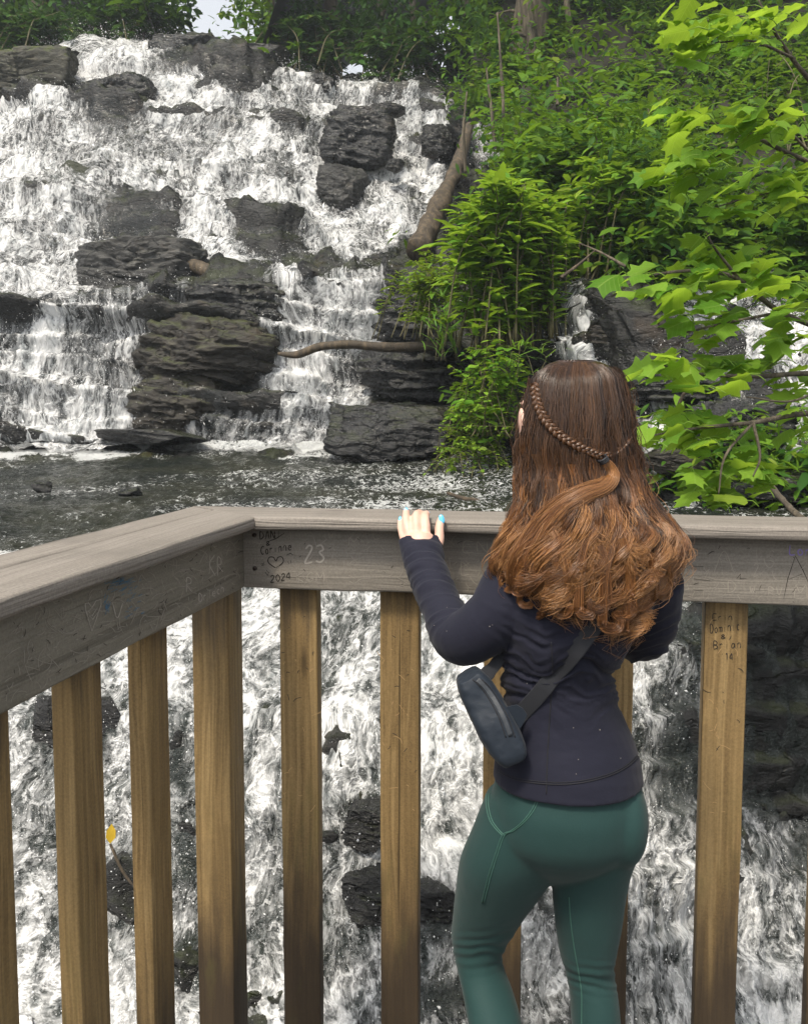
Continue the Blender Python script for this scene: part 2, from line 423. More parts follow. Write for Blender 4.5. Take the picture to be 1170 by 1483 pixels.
L += [np.array(q, float) for q in ([(386, 785), (400, 780), (412, 772)], [(378, 817), (383, 815), (380, 819)], [(379, 819), (384, 818)], [(415, 804), (421, 801), (425, 804)], [(417, 813), (419, 817)], [(421, 811), (422, 816)], [(386, 825), (389, 829)], [(384, 828), (388, 833), (390, 828)])]
strokes('carving', L, *ff, face_far, M_carve, 1.35)
Lb = [np.array(q, float) for q in ([(1151, 805), (1140, 838), (1134, 867)], [(1151, 805), (1162, 826), (1172, 848)], [(1141, 839), (1161, 831)], [(1003, 820), (1018, 820.5)], [(1003, 838), (1028, 841)], [(1003, 854), (1018, 855)], [(1066, 838), (1072, 831), (1071, 838), (1080, 838)], [(1090, 854), (1093, 858)], [(1024, 803), (1027, 801), (1030, 799), (1034, 798)])]
strokes('carving', Lb, *ff, face_far, M_carve, 1.3)
P2 = text('23', 441, 815, 14, 26, .0, seed=8, jit=.04)
strokes('carving', P2, *ff, face_far, M_scratch, 2.6)
Ls = text('KGMH', 430, 842, 11, 13, .0, seed=9, gap=.3) + text('WH', 476, 779, 7, 8, seed=10) + text('A', 1033, 830, 30, 32, seed=11) + text('T', 1082, 815, 26, 24, seed=12) + text('G', 1105, 822, 18, 26, seed=13) + text('T', 976, 838, 13, 22, seed=14) + text('M', 1150, 866, 16, 18, seed=15) + text('RV', 1112, 862, 9, 12, seed=16) + text('2', 1090, 834, 8, 18, seed=17) + text('W', 1085, 858, 8, 10, seed=18) + text('D', 1054, 858, 12, 17, seed=30)
Ls += text('M', 505, 790, 14, 12, seed=20) + text('HE', 530, 780, 10, 11, seed=21) + text('EN', 672, 800, 14, 16, seed=22) + text('L', 668, 832, 12, 22, seed=23)
strokes('carving', Ls, *ff, face_far, M_scratch2, 1.3)
def scr(n, X0, X1, ytop, ybot, seed, lmin=4, lmax=26):
    r = random.Random(seed); out = []
    for _ in range(n):
        x = r.uniform(X0, X1); y = r.uniform(ytop(x), ybot(x)); a = r.uniform(0, 6.28); l = r.uniform(lmin, lmax) * r.uniform(.4, 1)
        b = r.uniform(-.8, .8); q = []
        for k in range(6):
            q.append((x, y)); x += math.cos(a) * l / 5; y += math.sin(a) * l / 5; a += b / 5 * 2
            if not (ytop(x) + 2 < y < ybot(x) - 2): break
        if len(q) > 1: out.append(np.array(q))
    return out
ft = lambda x: 765 + (x - 353) * .0245; fb = lambda x: 847 + (x - 353) * .036
strokes('scratches', scr(240, 360, 1180, ft, fb, 1), *ff, face_far, M_scratch2, .9)
strokes('scratches', scr(44, 425, 1180, ft, fb, 2, 3, 12), *ff, face_far, M_carve, .8)
strokes('writing', text('Lor', 1143, 803, 9, 14, .05, seed=40), *ff, face_far, M_purple, 1.6)
fl = (C0 + n2 * .001, n2)
lt = lambda x: 887 - x * .352; lb = lambda x: 1034 - x * .525
hl = [np.array(q, float) for q in ([(133, 914), (124, 884), (123, 874), (128, 873), (133, 880), (139, 870), (146, 868), (146, 876), (133, 914)], [(128, 885), (133, 892), (141, 880)], [(129, 890), (134, 897), (142, 886)])]
strokes('carving', hl + text('V', 163, 895, 14, 22, -.3, seed=50) + text('R', 270, 857, 9, 20, seed=51) + text('KR', 304, 832, 8, 26, -.1, seed=52, jit=.12) + text('DrTech', 288, 872, 5.0, 12, -.45, seed=53), *fl, face_left, M_scratch, 1.3)
strokes('scratches', scr(260, 5, 348, lt, lb, 3, 4, 34), *fl, face_left, M_scratch2, 1.0)
strokes('scratches', scr(60, 5, 348, lt, lb, 4, 3, 14), *fl, face_left, M_carve, .9)
r_ = random.Random(5); bl = []
for _ in range(34):
    x = r_.gauss(166, 9); y = r_.gauss(845, 5); bl.append(np.array([(x, y), (x + r_.uniform(5, 14), y - r_.uniform(2, 6))]))
for _ in range(16):
    x = r_.uniform(152, 160); y = r_.uniform(850, 885); bl.append(np.array([(x, y), (x - 2, y + 7)]))
for _ in range(22):
    x = r_.uniform(175, 205); y = r_.uniform(855, 905) - (x - 175) * .5; bl.append(np.array([(x, y), (x + r_.uniform(2, 7), y - r_.uniform(0, 5))]))
strokes('marker_scribble', bl, *fl, face_left, M_blue, 1.6)
# carvings on the right-hand baluster of the far side
pb = (C0 + n1 * .039, n1)
bals = [o for o in rail.children if o.name.startswith('baluster')]
strokes('carving', text('Erin', 1032, 898, 6, 9, seed=60) + text('Dominic', 1028, 917, 4.6, 13, -.12, seed=61, gap=.35) + text('&', 1043, 925, 7, 6, seed=62) + text('Brian', 1033, 940, 6, 12, -.05, seed=63, gap=.35) + text("'14", 1043, 956, 5, 10, seed=64), *pb, bals[4], M_carve, 1.2)
rb = lambda a, b: (lambda x: a, lambda x: b)
for q, (bi, xa, xb) in enumerate(((0, 405, 458), (1, 553, 603), (4, 1022, 1070))):
    strokes('scratches', scr(16, xa, xb, lambda x: 880, lambda x: 1180, 70 + q, 4, 22), *pb, bals[bi], M_post_scratch, .7)
    strokes('carving', scr(9, xa, xb, lambda x: 890, lambda x: 1120, 80 + q, 4, 16), *pb, bals[bi], M_carve, 1.)
# screws in the far face board
M_screw = plain('rusty_screw', (.05, .035, .028), .5, .4, 90, .3, )
for X, Y in ((369, 775), (369.5, 823)):
    p = plane_hit(np.array([X]), np.array([Y]), *ff)[0]; nn = np.array([n1[0], n1[1], 0])
    V, Fq = tube(np.array([p + nn * .001, p - nn * .0022, p - nn * .0026, p - nn * .0012]), [.0052, .0052, .0035, .0012], 14)
    mesh('screw', V, Fq, M_screw, face_far)
# --- deck the person stands on
M_deck = wood('deck_wood', [(.2, (.06, .052, .045)), (.45, (.13, .115, .10)), (.75, (.22, .2, .18))], 'X', 1.)
acc = Acc()
dk = empty('deck', (0, 0, 0)); tag(dk, kind='structure')
dk.name = 'deck'
cd = C0 - n1 * .03 + n2 * .12
for i in range(22):
    o0 = .02 + i * .145
    a = C0 - n1 * (o0 + .14) - d1 * .6; b_ = C0 - n1 * (o0 + .14) + d1 * 2.5; c = C0 - n1 * o0 + d1 * 2.5; e = C0 - n1 * o0 - d1 * .6
    # trim at the left railing
    a = isect(a, d1, left_at(.12), d2); e = isect(e, d1, left_at(.12), d2)
    V = [(*a, -.038), (*b_, -.038), (*c, -.038), (*e, -.038), (*a, 0), (*b_, 0), (*c, 0), (*e, 0)]
    acc.add(V, [(3, 2, 1, 0), (4, 5, 6, 7), (0, 1, 5, 4), (1, 2, 6, 5), (2, 3, 7, 6), (3, 0, 4, 7)])
acc.build('deck_boards', M_deck, dk, smooth=False)
# =================================================================== rock face, pool and falling water
def col(foot, L1, L2, crest):
    """knots of one vertical profile of the falls: (Y, depth) from under the deck up to the crest"""
    mid = (L2 + crest) / 2
    return [(1750, 2.2), (1483, 2.6), (1250, 2.88), (1050, 3.15), (900, 3.6), (830, 4.1), (740, 5.8), (foot, 10.9),
            (L1, 11.9), (L1 - 9, 13.2), (L2 + 6, 15.2), (L2 - 5, 16.1), (mid, 18.3), (crest + 12, 20.2), (crest, 21.5), (crest - 4, 23.5)]
low = [(1750, 2.2), (1483, 2.6), (1250, 2.88), (1050, 3.15), (900, 3.6), (830, 4.1)]
COLS = [(-450, col(652, 430, 270, 120)), (0, col(652, 430, 268, 112)), (60, col(652, 431, 268, 72)), (140, col(652, 429, 272, 59)),
        (250, col(652, 425, 288, 66)), (300, col(652, 425, 295, 71)), (400, col(652, 415, 298, 96)), (480, col(652, 408, 330, 120)), (560, col(652, 405, 352, 124)),
        (610, col(652, 403, 360, 131)),
        (650, low + [(740, 5.8), (653, 10.5), (430, 11.5), (415, 12.5), (365, 14.6), (345, 15.6), (240, 18), (152, 20), (140, 21), (105, 23)]),
        (690, low + [(740, 5.7), (656, 10), (520, 10.7), (500, 11.2), (400, 12.4), (380, 13.3), (260, 15.8), (195, 17.6), (165, 19), (-60, 25)]),
        (760, low + [(740, 5.5), (660, 9), (560, 9.5), (540, 9.9), (430, 10.7), (400, 11.3), (330, 12.4), (260, 13.6), (100, 18.5), (-260, 27)]),
        (850, low + [(742, 5.4), (690, 7.4), (560, 8), (545, 8.6), (440, 9.3), (425, 10), (380, 10.7), (330, 11.5), (130, 17), (-260, 26)]),
        (950, [(1750, 2.3), (1483, 2.7), (1250, 2.95), (1050, 3.2), (900, 3.6), (830, 4.2), (760, 5.2), (730, 6.3), (620, 7), (600, 7.6), (490, 8.4), (475, 9.1), (390, 9.8), (350, 10.6), (140, 16), (-260, 25)]),
        (1050, [(1750, 2.3), (1483, 2.75), (1250, 3.1), (1160, 3.3), (900, 3.55), (830, 4.2), (760, 5.2), (738, 6), (630, 6.7), (605, 7.3), (500, 8), (485, 8.8), (385, 9.6), (362, 10.6), (150, 15.5), (-260, 24)]),
        (1170, [(1750, 2.3), (1483, 2.75), (1260, 3.2), (1190, 3.45), (890, 3.6), (830, 4.2), (760, 5), (740, 5.8), (690, 6.2), (650, 6.8), (520, 7.6), (500, 8.4), (380, 9.4), (360, 10.2), (150, 15), (-260, 23)]),
        (1700, [(1750, 2.3), (1483, 2.75), (1260, 3.2), (1190, 3.45), (890, 3.6), (830, 4.2), (760, 5), (740, 5.6), (680, 6), (640, 6.6), (520, 7.2), (500, 7.8), (380, 8.6), (350, 9.4), (120, 13), (-300, 20)])]
CX = np.array([c[0] for c in COLS], float); CK = np.array([c[1] for c in COLS], float)   # (c,16,2)
SEG = [12, 44, 46, 36, 18, 22, 26, 60, 3, 30, 4, 32, 28, 5, 14]      # rows per knot segment
def build_grid(Xs):
    K = np.stack([np.stack([np.interp(Xs, CX, CK[:, k, j]) for j in (0, 1)], -1) for k in range(16)], 0)   # (16,nx,2)
    rows = []
    for k, n in enumerate(SEG):
        t = np.arange(n) / n
        rows.append(K[k][None] * (1 - t[:, None, None]) + K[k + 1][None] * t[:, None, None])
    rows.append(K[-1][None])
    return np.concatenate(rows), np.concatenate([k + np.arange(n) / n for k, n in enumerate(SEG)] + [[15.]])
Xs = np.concatenate([np.arange(-450, -40, 12), np.arange(-40, 1210, 4.2), np.arange(1210, 1701, 14)])
GRD, KR = build_grid(Xs)
GX = np.broadcast_to(Xs[None], GRD.shape[:2]).copy(); GY, GD = GRD[..., 0].copy(), GRD[..., 1].copy()
# ledges wander a little from side to side
wob = fbm(np.stack([GX / 90, np.broadcast_to(KR[:, None], GX.shape) * .9, GX * 0], -1), 4, .55, 3)
kk = np.broadcast_to(KR[:, None], GX.shape)
GY += wob * 9 * sstep(7, 7.6, kk) * (1 - sstep(14, 15, kk)) + wob * 14 * (1 - sstep(3.5, 4.6, kk))
BASE = PT(GX, GY, GD); SH = BASE.shape
def gnormals(Pn):
    du = np.gradient(Pn, axis=1); dv = np.gradient(Pn, axis=0)
    n = np.cross(du, dv); n /= np.linalg.norm(n, axis=-1, keepdims=True) + 1e-9
    return n
NRM = gnormals(BASE); 
if NRM[100, 100, 1] > 0: NRM = -NRM
Dn = GD[..., None]
# layered, blocky rock relief
q = BASE * 1.0
fr = 2.6 / (GD ** .62)          # smaller features close by
strata = q[..., 2] + .10 * q[..., 0] + .12 * fbm(q * .8, 3, .5, 21)
def saw(x, sharp=.16):
    f = x - np.floor(x); return np.where(f < 1 - sharp, f / (1 - sharp), (1 - f) / sharp)
def layer_value(v, seed):
    z = np.zeros(v.shape, np.int64); return _h(np.floor(v).astype(np.int64), z, z, seed)
terr = (layer_value(strata * 2.2 + .35 * fbm(q * np.array([.45, .45, .9]), 2, .5, 81), 4) - .5) * .8
terr = terr + (layer_value(strata * 5.1 + .5 * fbm(q * np.array([.9, .9, 1.4]), 2, .5, 82), 5) - .5) * .4
st = terr * .45 + saw(strata * 1.25 + .3 * fbm(q * np.array([.5, .5, 1.5]), 3, .5, 22)) * .6 + saw(strata * 3.3 + .5 * fbm(q * np.array([.7, .7, 2.]), 3, .5, 23)) * .3
nearst = saw(strata * 5 + .6 * fbm(q * 1.5, 3, .5, 24))
blk = fbm(q * np.array([.55, .55, .9]), 5, .5, 25)
fine = ridge(q * np.array([2.2, 2.2, 4.]), 5, .55, 26)
nearw = sstep(6.5, 4.5, GD)
big = (1 - nearw) * (blk * .55 + (st - .45) * .62) + nearw * (fbm(q * 2.6, 5, .5, 27) * .16 + (nearst - .5) * .06)
small = (1 - nearw) * fine * .10 + nearw * ridge(q * 7, 4, .55, 28) * .035
poolw = sstep(4.7, 5.2, kk) * (1 - sstep(6.7, 7.05, kk))
rightbank = sstep(660, 720, GX) * sstep(6.9, 7.4, kk)
# ---- how much water covers each place (1 = full white water, 0 = bare rock)
BW = (fbm(BASE * 1.7, 4, .6, 61) * np.where(kk < 5.2, 26, 22), fbm(BASE * 1.7, 4, .6, 62) * np.where(kk < 5.2, 40, 22))
def blob(cx, cy, rx, ry, a=1., rot=0., soft=.5):
    c, s_ = math.cos(rot), math.sin(rot)
    rx, ry = rx * .86, ry * .86
    dx, dy = GX - cx + BW[0], GY - cy + BW[1]
    u = (dx * c + dy * s_) / rx; v = (-dx * s_ + dy * c) / ry
    return a * (1 - sstep(1 - soft, 1 + soft, np.sqrt(u * u + v * v)))
def poly_x(ys, xs): return np.interp(GY, ys, xs)
xr = poly_x([60, 100, 125, 150, 200, 260, 330, 380, 400, 420, 650], [262, 430, 610, 655, 655, 640, 620, 520, 545, 560, 520])
cover = 1 - sstep(-9, 16, GX - xr)
cover = np.where(kk < 7.0, 0, cover)
cover *= 1 - .0
for b in ((165, 152, 56, 32), (150, 175, 38, 40, .6), (345, 112, 58, 27), (275, 84, 55, 16), (375, 80, 30, 16), (470, 122, 22, 14), (205, 205, 45, 26, .45), (430, 180, 32, 26, .55), (400, 165, 20, 20, .4),
          (517, 198, 46, 38), (497, 275, 30, 36, .85), (570, 240, 22, 14, .8), (640, 208, 24, 22), (198, 318, 72, 44, 1.0, .1), (250, 290, 40, 14, .8), (392, 335, 62, 46, .95, .25), (450, 385, 66, 22, .95, .1),
          (530, 395, 50, 14, .9), (205, 392, 96, 44), (60, 276, 70, 7, .55), (40, 450, 70, 24, .8, -.2), (150, 434, 90, 7, .6), (300, 520, 112, 112), (330, 440, 80, 40), (225, 628, 70, 14, .8), (592, 545, 66, 66), (505, 520, 20, 30, .45),
          (175, 540, 30, 26, .3), (225, 470, 25, 16, .5), (390, 600, 34, 26, .5), (340, 590, 16, 30, .35), (360, 545, 24, 12, .4), (95, 230, 45, 30, .35), (60, 190, 34, 26, .35), (270, 235, 22, 34, .4), (335, 255, 26, 20, .35), (330, 170, 24, 16, .4), (420, 250, 24, 18, .35), (130, 260, 44, 16, .45), (600, 300, 18, 30, .4),
          (40, 115, 68, 36), (30, 320, 30, 16, .3), (90, 380, 20, 20, .3), (300, 200, 16, 30, .3), (530, 330, 26, 10, .3), (445, 215, 18, 26, .35)):
    cover = np.minimum(cover, 1 - .93 * blob(*b))
right = np.zeros_like(cover)
for b in ((708, 228, 26, 46, 1.), (702, 205, 24, 14, .7), (770, 320, 26, 30, .55), (822, 340, 16, 40, .6), (790, 410, 18, 30, .5), (838, 466, 44, 56, 1.), (842, 520, 34, 40, .95), (870, 545, 40, 20, .7), (790, 492, 22, 18, .55), (975, 492, 52, 36, .95), (930, 465, 26, 12, .5), (940, 560, 26, 60, .5), (950, 585, 30, 50, .9), (930, 640, 26, 60, .8),
          (1100, 388, 90, 34, 1.), (1075, 430, 30, 24, .7), (1070, 530, 90, 50, .9), (1150, 560, 40, 70, .95), (1155, 640, 30, 70, .95), (985, 735, 32, 10, .8), (1040, 425, 64, 36, 1.), (1000, 470, 60, 30, .95), (1120, 475, 70, 46, 1.), (960, 532, 34, 44, .95), (1180, 500, 40, 60, .9), (895, 560, 16, 60, .5), (1010, 640, 30, 12, .4)):
    right = np.maximum(right, blob(*b, **{'soft': .6}) if len(b) == 5 else 0)
cover = np.where((GX > 660) & (kk > 6.95), right, np.maximum(cover, right * (kk > 6.95)))
# lower cascade under the railing
lowc = np.where(GX < 1000, 1.0, 1.0)
for b in ((72, 1060, 20, 56), (158, 1070, 22, 66), (130, 1190, 12, 30, .5), (262, 1110, 16, 60, .75), (262, 1240, 18, 66, .9), (265, 1390, 26, 46, .85), (200, 1290, 40, 60, .85), (75, 1230, 24, 22, .4), (530, 1185, 40, 32, .85), (470, 1210, 22, 20, .6), (545, 1300, 40, 46, .9), (500, 1300, 30, 20, .6), (620, 1320, 42, 46, .8),
          (640, 1440, 70, 44, .8), (440, 1340, 26, 26, .5), (470, 1370, 20, 40, .4), (930, 1090, 14, 26, .7), (985, 1090, 34, 110, .95), (960, 1010, 22, 46, .7), (1000, 930, 40, 50, .9), (1140, 1020, 80, 190), (1110, 1160, 70, 70, .95), (1160, 1230, 40, 70, .7), (1110, 1240, 50, 30, .5), (730, 1400, 16, 30, .5), (740, 1450, 40, 22, .6), (1120, 1440, 60, 16, .45), (500, 900, 16, 34, .5), (430, 890, 16, 26, .35), (455, 1010, 26, 14, .4), (640, 1010, 20, 20, .4), (610, 890, 18, 22, .5), (660, 1050, 14, 14, .4), (640, 1190, 26, 14, .5), (30, 1330, 30, 18, .35), (940, 1300, 16, 12, .4), (960, 1380, 18, 14, .4)):
    lowc = np.minimum(lowc, 1 - .85 * blob(*b, soft=.7) if len(b) < 5 else 1 - blob(*b, soft=.8))
lowc = np.minimum(lowc, 1 - .95 * sstep(990, 1090, GX) * sstep(1230, 1120, GY))
cover = np.where(kk < 5.2, lowc, cover)
# pool foam flecks; the even base level also paints in sky sparkles
pc = .45 + 0 * GX
for b in ((650, 700, 130, 34, .17), (480, 690, 140, 12, .2), (600, 735, 160, 16, .16), (330, 742, 190, 12, .12), (60, 655, 170, 10, .6), (420, 655, 120, 8, .45), (180, 690, 200, 18, .05)):
    pc = np.maximum(pc, .45 + blob(*b, soft=.7))
pc -= blob(260, 672, 200, 9, .25) + blob(90, 690, 130, 10, .12)
cover = np.where((kk >= 5.2) & (kk < 6.97), pc, cover)
cover = np.where(kk > 14.3, cover * sstep(15, 14.5, kk), cover)

# rock surface: recessed under thick water, relief at full strength where bare
big = big * (1 - .8 * sstep(12.6, 13.4, kk) * sstep(270, 230, GX))
ROCK = BASE + NRM * ((big * (1 - poolw) + small * (1 - .5 * poolw)) - .10 * np.minimum(1, GD / 8) * sstep(.3, .8, cover))[..., None]
ROCK[..., 2] -= poolw * .22
def grid_faces(ny, nx):
    i = np.arange(ny - 1)[:, None] * nx; j = np.arange(nx - 1)[None]
    return np.stack([i + j, i + j + 1, i + nx + j + 1, i + nx + j], -1).reshape(-1, 4)
GF = grid_faces(*SH[:2])

def rock_mat(name, dark=(.012, .012, .013), mid=(.045, .044, .042), light=(.13, .125, .115), moss=0., rough=.42, wet=.5):
    t = NT(name); v = t.coord('Object')
    w = t.n('Mapping', {'Vector': v, 'Scale': (1, 1, 2.6), 'Rotation': (0, .12, 0)}).outputs[0]
    a = t.noise(w, 1.3, 8, .68, .4); b = t.noise(w, 9., 8, .7); 
    vo = t.n('TexVoronoi', {'Vector': t.n('VectorMath', {0: w, 1: t.n('VectorMath', {0: t.n('TexNoise', {'Vector': w, 'Scale': 2.5, 'Detail': 4}).outputs['Color'], 1: (.7, .7, .7)}, operation='MULTIPLY').outputs[0]}, operation='ADD').outputs[0], 'Scale': 1.7}, feature='DISTANCE_TO_EDGE').outputs['Distance']
    crack = t.range(vo, 0., .035, 1., 0.)
    f = t.math('ADD', t.math('MULTIPLY', a, .6), t.math('MULTIPLY', b, .4))
    c = t.ramp(f, [(.33, dark), (.5, mid), (.68, light)])
    c = t.mix(t.math('MULTIPLY', crack, .6), c, tuple(x * .4 for x in dark))
    rust = t.range(t.noise(v, 2.1, 5), .58, .72, 0., .35)
    c = t.mix(rust, c, (.075, .05, .028))
    if moss:
        nz = t.n('SeparateXYZ', {0: t.n('NewGeometry').outputs['Normal']}).outputs['Z']
        mm = t.math('MULTIPLY', t.range(nz, .15, .8), t.range(t.noise(v, 3.2, 6, .65), .42, .6), clamp=True)
        c = t.mix(t.math('MULTIPLY', mm, moss), c, t.mix(t.noise(v, 30, 4), (.03, .045, .008), (.10, .12, .025)))
    h = t.math('ADD', t.math('MULTIPLY', a, 1.), t.math('SUBTRACT', t.math('MULTIPLY', b, .4), t.math('MULTIPLY', crack, .15)))
    t.set(base=c, rough=t.range(b, .3, .7, rough - .18, rough + .2), normal=t.bump(h, .9, .08), spec=wet)
    return t.m
M_rock = rock_mat('wet_rock', (.0035, .0035, .004), (.0125, .0125, .012), (.044, .0425, .040), moss=.25, rough=.32, wet=.4)
rock = mesh('rock_face', ROCK.reshape(-1, 3), GF, M_rock); tag(rock, kind='structure')

# ---- flow coordinates: u across, v along the fall
seg = np.linalg.norm(np.diff(BASE, axis=0), axis=-1); ALONG = np.concatenate([np.zeros((1, SH[1])), np.cumsum(seg, 0)])
sc = np.where(kk < 5.2, 3.2, 1.0)
slide = .25 * fbm(BASE * .35, 3, .5, 41)
U = BASE[..., 0] + slide * 2
FLOW = np.stack([U * sc, ALONG * sc, BASE[..., 1] * .6 * sc], -1)

def foam_mat(name, k=1., stretch=.34, thr1=.525, bump=.7, lo=(.36, .38, .385), film_c=(.03, .035, .036), film_a=.25, soft=.34, veil_a=.74, dist=.35, hi=.64):
    """white water: lacy, stringy sheets that break up where the attribute cover drops"""
    t = NT(name)
    fl = t.attr('flow', 'Vector'); cv = t.attr('cover')
    big_ = t.n('TexNoise', {'Vector': fl, 'Scale': 1.1 * k, 'Detail': 3}).outputs['Color']
    wp = t.n('VectorMath', {0: fl, 1: t.n('VectorMath', {0: big_, 1: (.4 / k, .4 / k, .3 / k)}, operation='MULTIPLY').outputs[0]}, operation='ADD').outputs[0]
    m1 = t.n('Mapping', {'Vector': wp, 'Scale': (1, stretch, 1)}).outputs[0]
    m2 = t.n('Mapping', {'Vector': wp, 'Scale': (1, stretch * 1.7, 1)}).outputs[0]
    a = t.noise(m1, 6.5 * k, 5, .62, dist)
    b = t.noise(m2, 15 * k, 3, .62, dist)
    lace = t.math('ABSOLUTE', t.math('SUBTRACT', t.noise(m2, 8 * k, 4, .6, dist * 2), .5))      # 0 on thin curling threads
    thread = t.range(lace, 0., .075, 1., 0.)
    clump = t.noise(m1, 1.7 * k, 4, .6)
    f = t.math('ADD', t.math('MULTIPLY', a, .5), t.math('ADD', t.math('MULTIPLY', b, .38), t.math('ADD', t.math('MULTIPLY', clump, .75), -.165)))
    f = t.math('ADD', f, t.math('MULTIPLY', thread, .15))       # about .4 .. .95
    thr = t.range(cv, 0., 1., .98, thr1, smooth=False)
    al = t.range(f, thr, t.math('ADD', thr, soft))
    # thin milky veils between the torn foam
    fine_ = t.noise(t.n('Mapping', {'Vector': wp, 'Scale': (1, stretch * .38, 1)}).outputs[0], 17 * k, 4, .7, .2)
    veil = t.math('MULTIPLY', t.range(fine_, .40, .66), t.range(cv, .12, .75, 0., veil_a))
    veil = t.math('MULTIPLY', veil, t.range(clump, .30, .55, .45, 1.))
    al = t.math('MAXIMUM', al, veil)
    al = t.math('MULTIPLY', al, t.range(cv, .0, .08))
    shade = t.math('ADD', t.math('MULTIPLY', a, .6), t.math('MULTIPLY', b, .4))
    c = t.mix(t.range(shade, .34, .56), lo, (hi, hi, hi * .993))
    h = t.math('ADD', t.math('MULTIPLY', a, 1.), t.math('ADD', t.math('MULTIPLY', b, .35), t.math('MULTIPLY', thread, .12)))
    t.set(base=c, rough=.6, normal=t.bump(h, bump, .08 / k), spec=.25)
    film = t.n('BsdfPrincipled', {'Base Color': (*film_c, 1), 'Roughness': .14, 'Alpha': film_a, 'Normal': t.bump(h, .8, .05 / k)})
    mx = t.n('MixShader', {0: al, 1: film.outputs[0], 2: t.b.outputs[0]})
    t.t.links.new(mx.outputs[0], t.out.inputs[0])
    return t.m
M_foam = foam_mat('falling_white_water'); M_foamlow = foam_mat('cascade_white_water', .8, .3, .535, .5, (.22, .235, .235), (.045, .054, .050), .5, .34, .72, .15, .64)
swell = fbm(FLOW * np.array([1.6, .55, 1.]), 5, .55, 31) * np.where(kk < 5.2, .05, .15) + ridge(FLOW * np.array([4.5, 1.6, 2.]), 4, .6, 32) * np.where(kk < 5.2, .018, .055)
WAT = BASE + NRM * (big * .62 * (1 - poolw) + swell + np.where(kk < 5.2, .015, .03))[..., None]
def sub(mask_rows, name, mat, thr=.02, V=WAT, extra=None):
    r0, r1 = mask_rows
    sl = slice(r0, r1)
    cv = cover[sl]; n_y, n_x = cv.shape
    f = grid_faces(n_y, n_x); keep = cv.ravel()[f].max(1) > thr
    f = f[keep]; used = np.unique(f); re = np.full(n_y * n_x, -1); re[used] = np.arange(len(used))
    return mesh(name, V[sl].reshape(-1, 3)[used], re[f], mat, attrs={'cover': cv.ravel()[used], 'flow': FLOW[sl].reshape(-1, 3)[used]})
ROWS = np.concatenate([[0], np.cumsum(SEG)])
r5, r7 = ROWS[5] + 4, ROWS[7]
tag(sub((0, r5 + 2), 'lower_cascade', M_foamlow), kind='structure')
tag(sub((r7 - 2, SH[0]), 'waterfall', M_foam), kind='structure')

# ---- pool: rippled dark water, white flecks for foam and painted sparkles
def pool_mat():
    t = NT('pool_water')
    v = t.coord('Object'); cv = t.attr('cover')
    m = t.n('Mapping', {'Vector': v, 'Scale': (1.0, .55, 1)}).outputs[0]
    a = t.noise(m, 8.5, 6, .68, .8); b = t.noise(m, 26, 5, .7, .8); big_ = t.noise(m, 1.1, 3, .6)
    lace = t.range(t.math('ABSOLUTE', t.math('SUBTRACT', t.noise(m, 11, 5, .62, 1.4), .5)), 0., .07, 1., 0.)
    f = t.math('ADD', t.math('MULTIPLY', a, .5), t.math('ADD', t.math('MULTIPLY', b, .4), t.math('ADD', t.math('MULTIPLY', big_, .4), t.math('MULTIPLY', lace, .14))))
    thr = t.range(cv, 0., 1., 1.02, .5, smooth=False)
    al = t.range(f, thr, t.math('ADD', thr, .1))
    base = t.mix(t.range(t.noise(v, .9, 4), .4, .65), (.010, .0135, .010), (.030, .032, .019))
    h = t.math('ADD', a, t.math('MULTIPLY', b, .55))
    t.set(base=t.mix(al, base, (.60, .61, .60)), rough=t.math('ADD', t.math('MULTIPLY', al, .45), .07), normal=t.bump(h, 1., .075), ior=1.33, spec=.5)
    return t.m
M_pool = pool_mat()
Xp = np.arange(-430, 1250, 3.4); Yp = np.concatenate([np.arange(640, 700, 1.2), np.arange(700, 860, 2.2)])
mk = (kk[:, 0] >= 4.6)
PX_, PY_ = np.meshgrid(Xp, Yp)
# depth of the still surface from the profile grid
def depth_at(X, Y, src=None):
    """depth of the bare profile under photo pixel (X,Y)"""
    X, Y = np.broadcast_arrays(np.asarray(X, float), np.asarray(Y, float)); out = np.zeros(X.shape)
    Kx = np.stack([np.stack([np.interp(X.ravel(), CX, CK[:, k, j]) for j in (0, 1)], -1) for k in range(16)], 0)
    ys, ds = Kx[..., 0], Kx[..., 1]
    yy = Y.ravel(); o = ds[0].copy()
    for k in range(15):
        m_ = (yy <= ys[k]) & (yy >= ys[k + 1]); t_ = (ys[k] - yy) / np.maximum(1e-6, ys[k] - ys[k + 1])
        o = np.where(m_, ds[k] + (ds[k + 1] - ds[k]) * t_, o)
    o = np.where(yy < ys[15], ds[15], o)
    return o.reshape(X.shape)
PB = BASE[ROWS[4] + 10:ROWS[7] + 3]
pk = slice(ROWS[5] - 3, ROWS[7] + 4)
def densify(A, ky, kx):
    for ax, k in ((0, ky), (1, kx)):
        n = A.shape[ax]; t_ = np.linspace(0, n - 1, (n - 1) * k + 1); i = np.minimum(t_.astype(int), n - 2); f = t_ - i
        sh = [1] * A.ndim; sh[ax] = len(t_); f = f.reshape(sh)
        A = np.take(A, i, ax) * (1 - f) + np.take(A, i + 1, ax) * f
    return A
PG = densify(BASE[pk], 4, 1); PC = densify(cover[pk], 4, 1); PKK = densify(kk[pk], 4, 1)
PC = np.where(PKK < 5.3, np.maximum(PC, .6), PC)
edge = sstep(5.0, 5.6, PKK)
rip = .9 * ridge(PG * np.array([1.5, .9, 1.]) , 3, .55, 51) * .035 + fbm(PG * np.array([5, 3., 1.]), 4, .6, 52) * .03 + ridge(PG * np.array([11, 6., 1.]), 2, .55, 53) * .010
PG = PG + np.array([0, 0, 1.]) * (rip * (.4 + .6 * edge))[..., None]
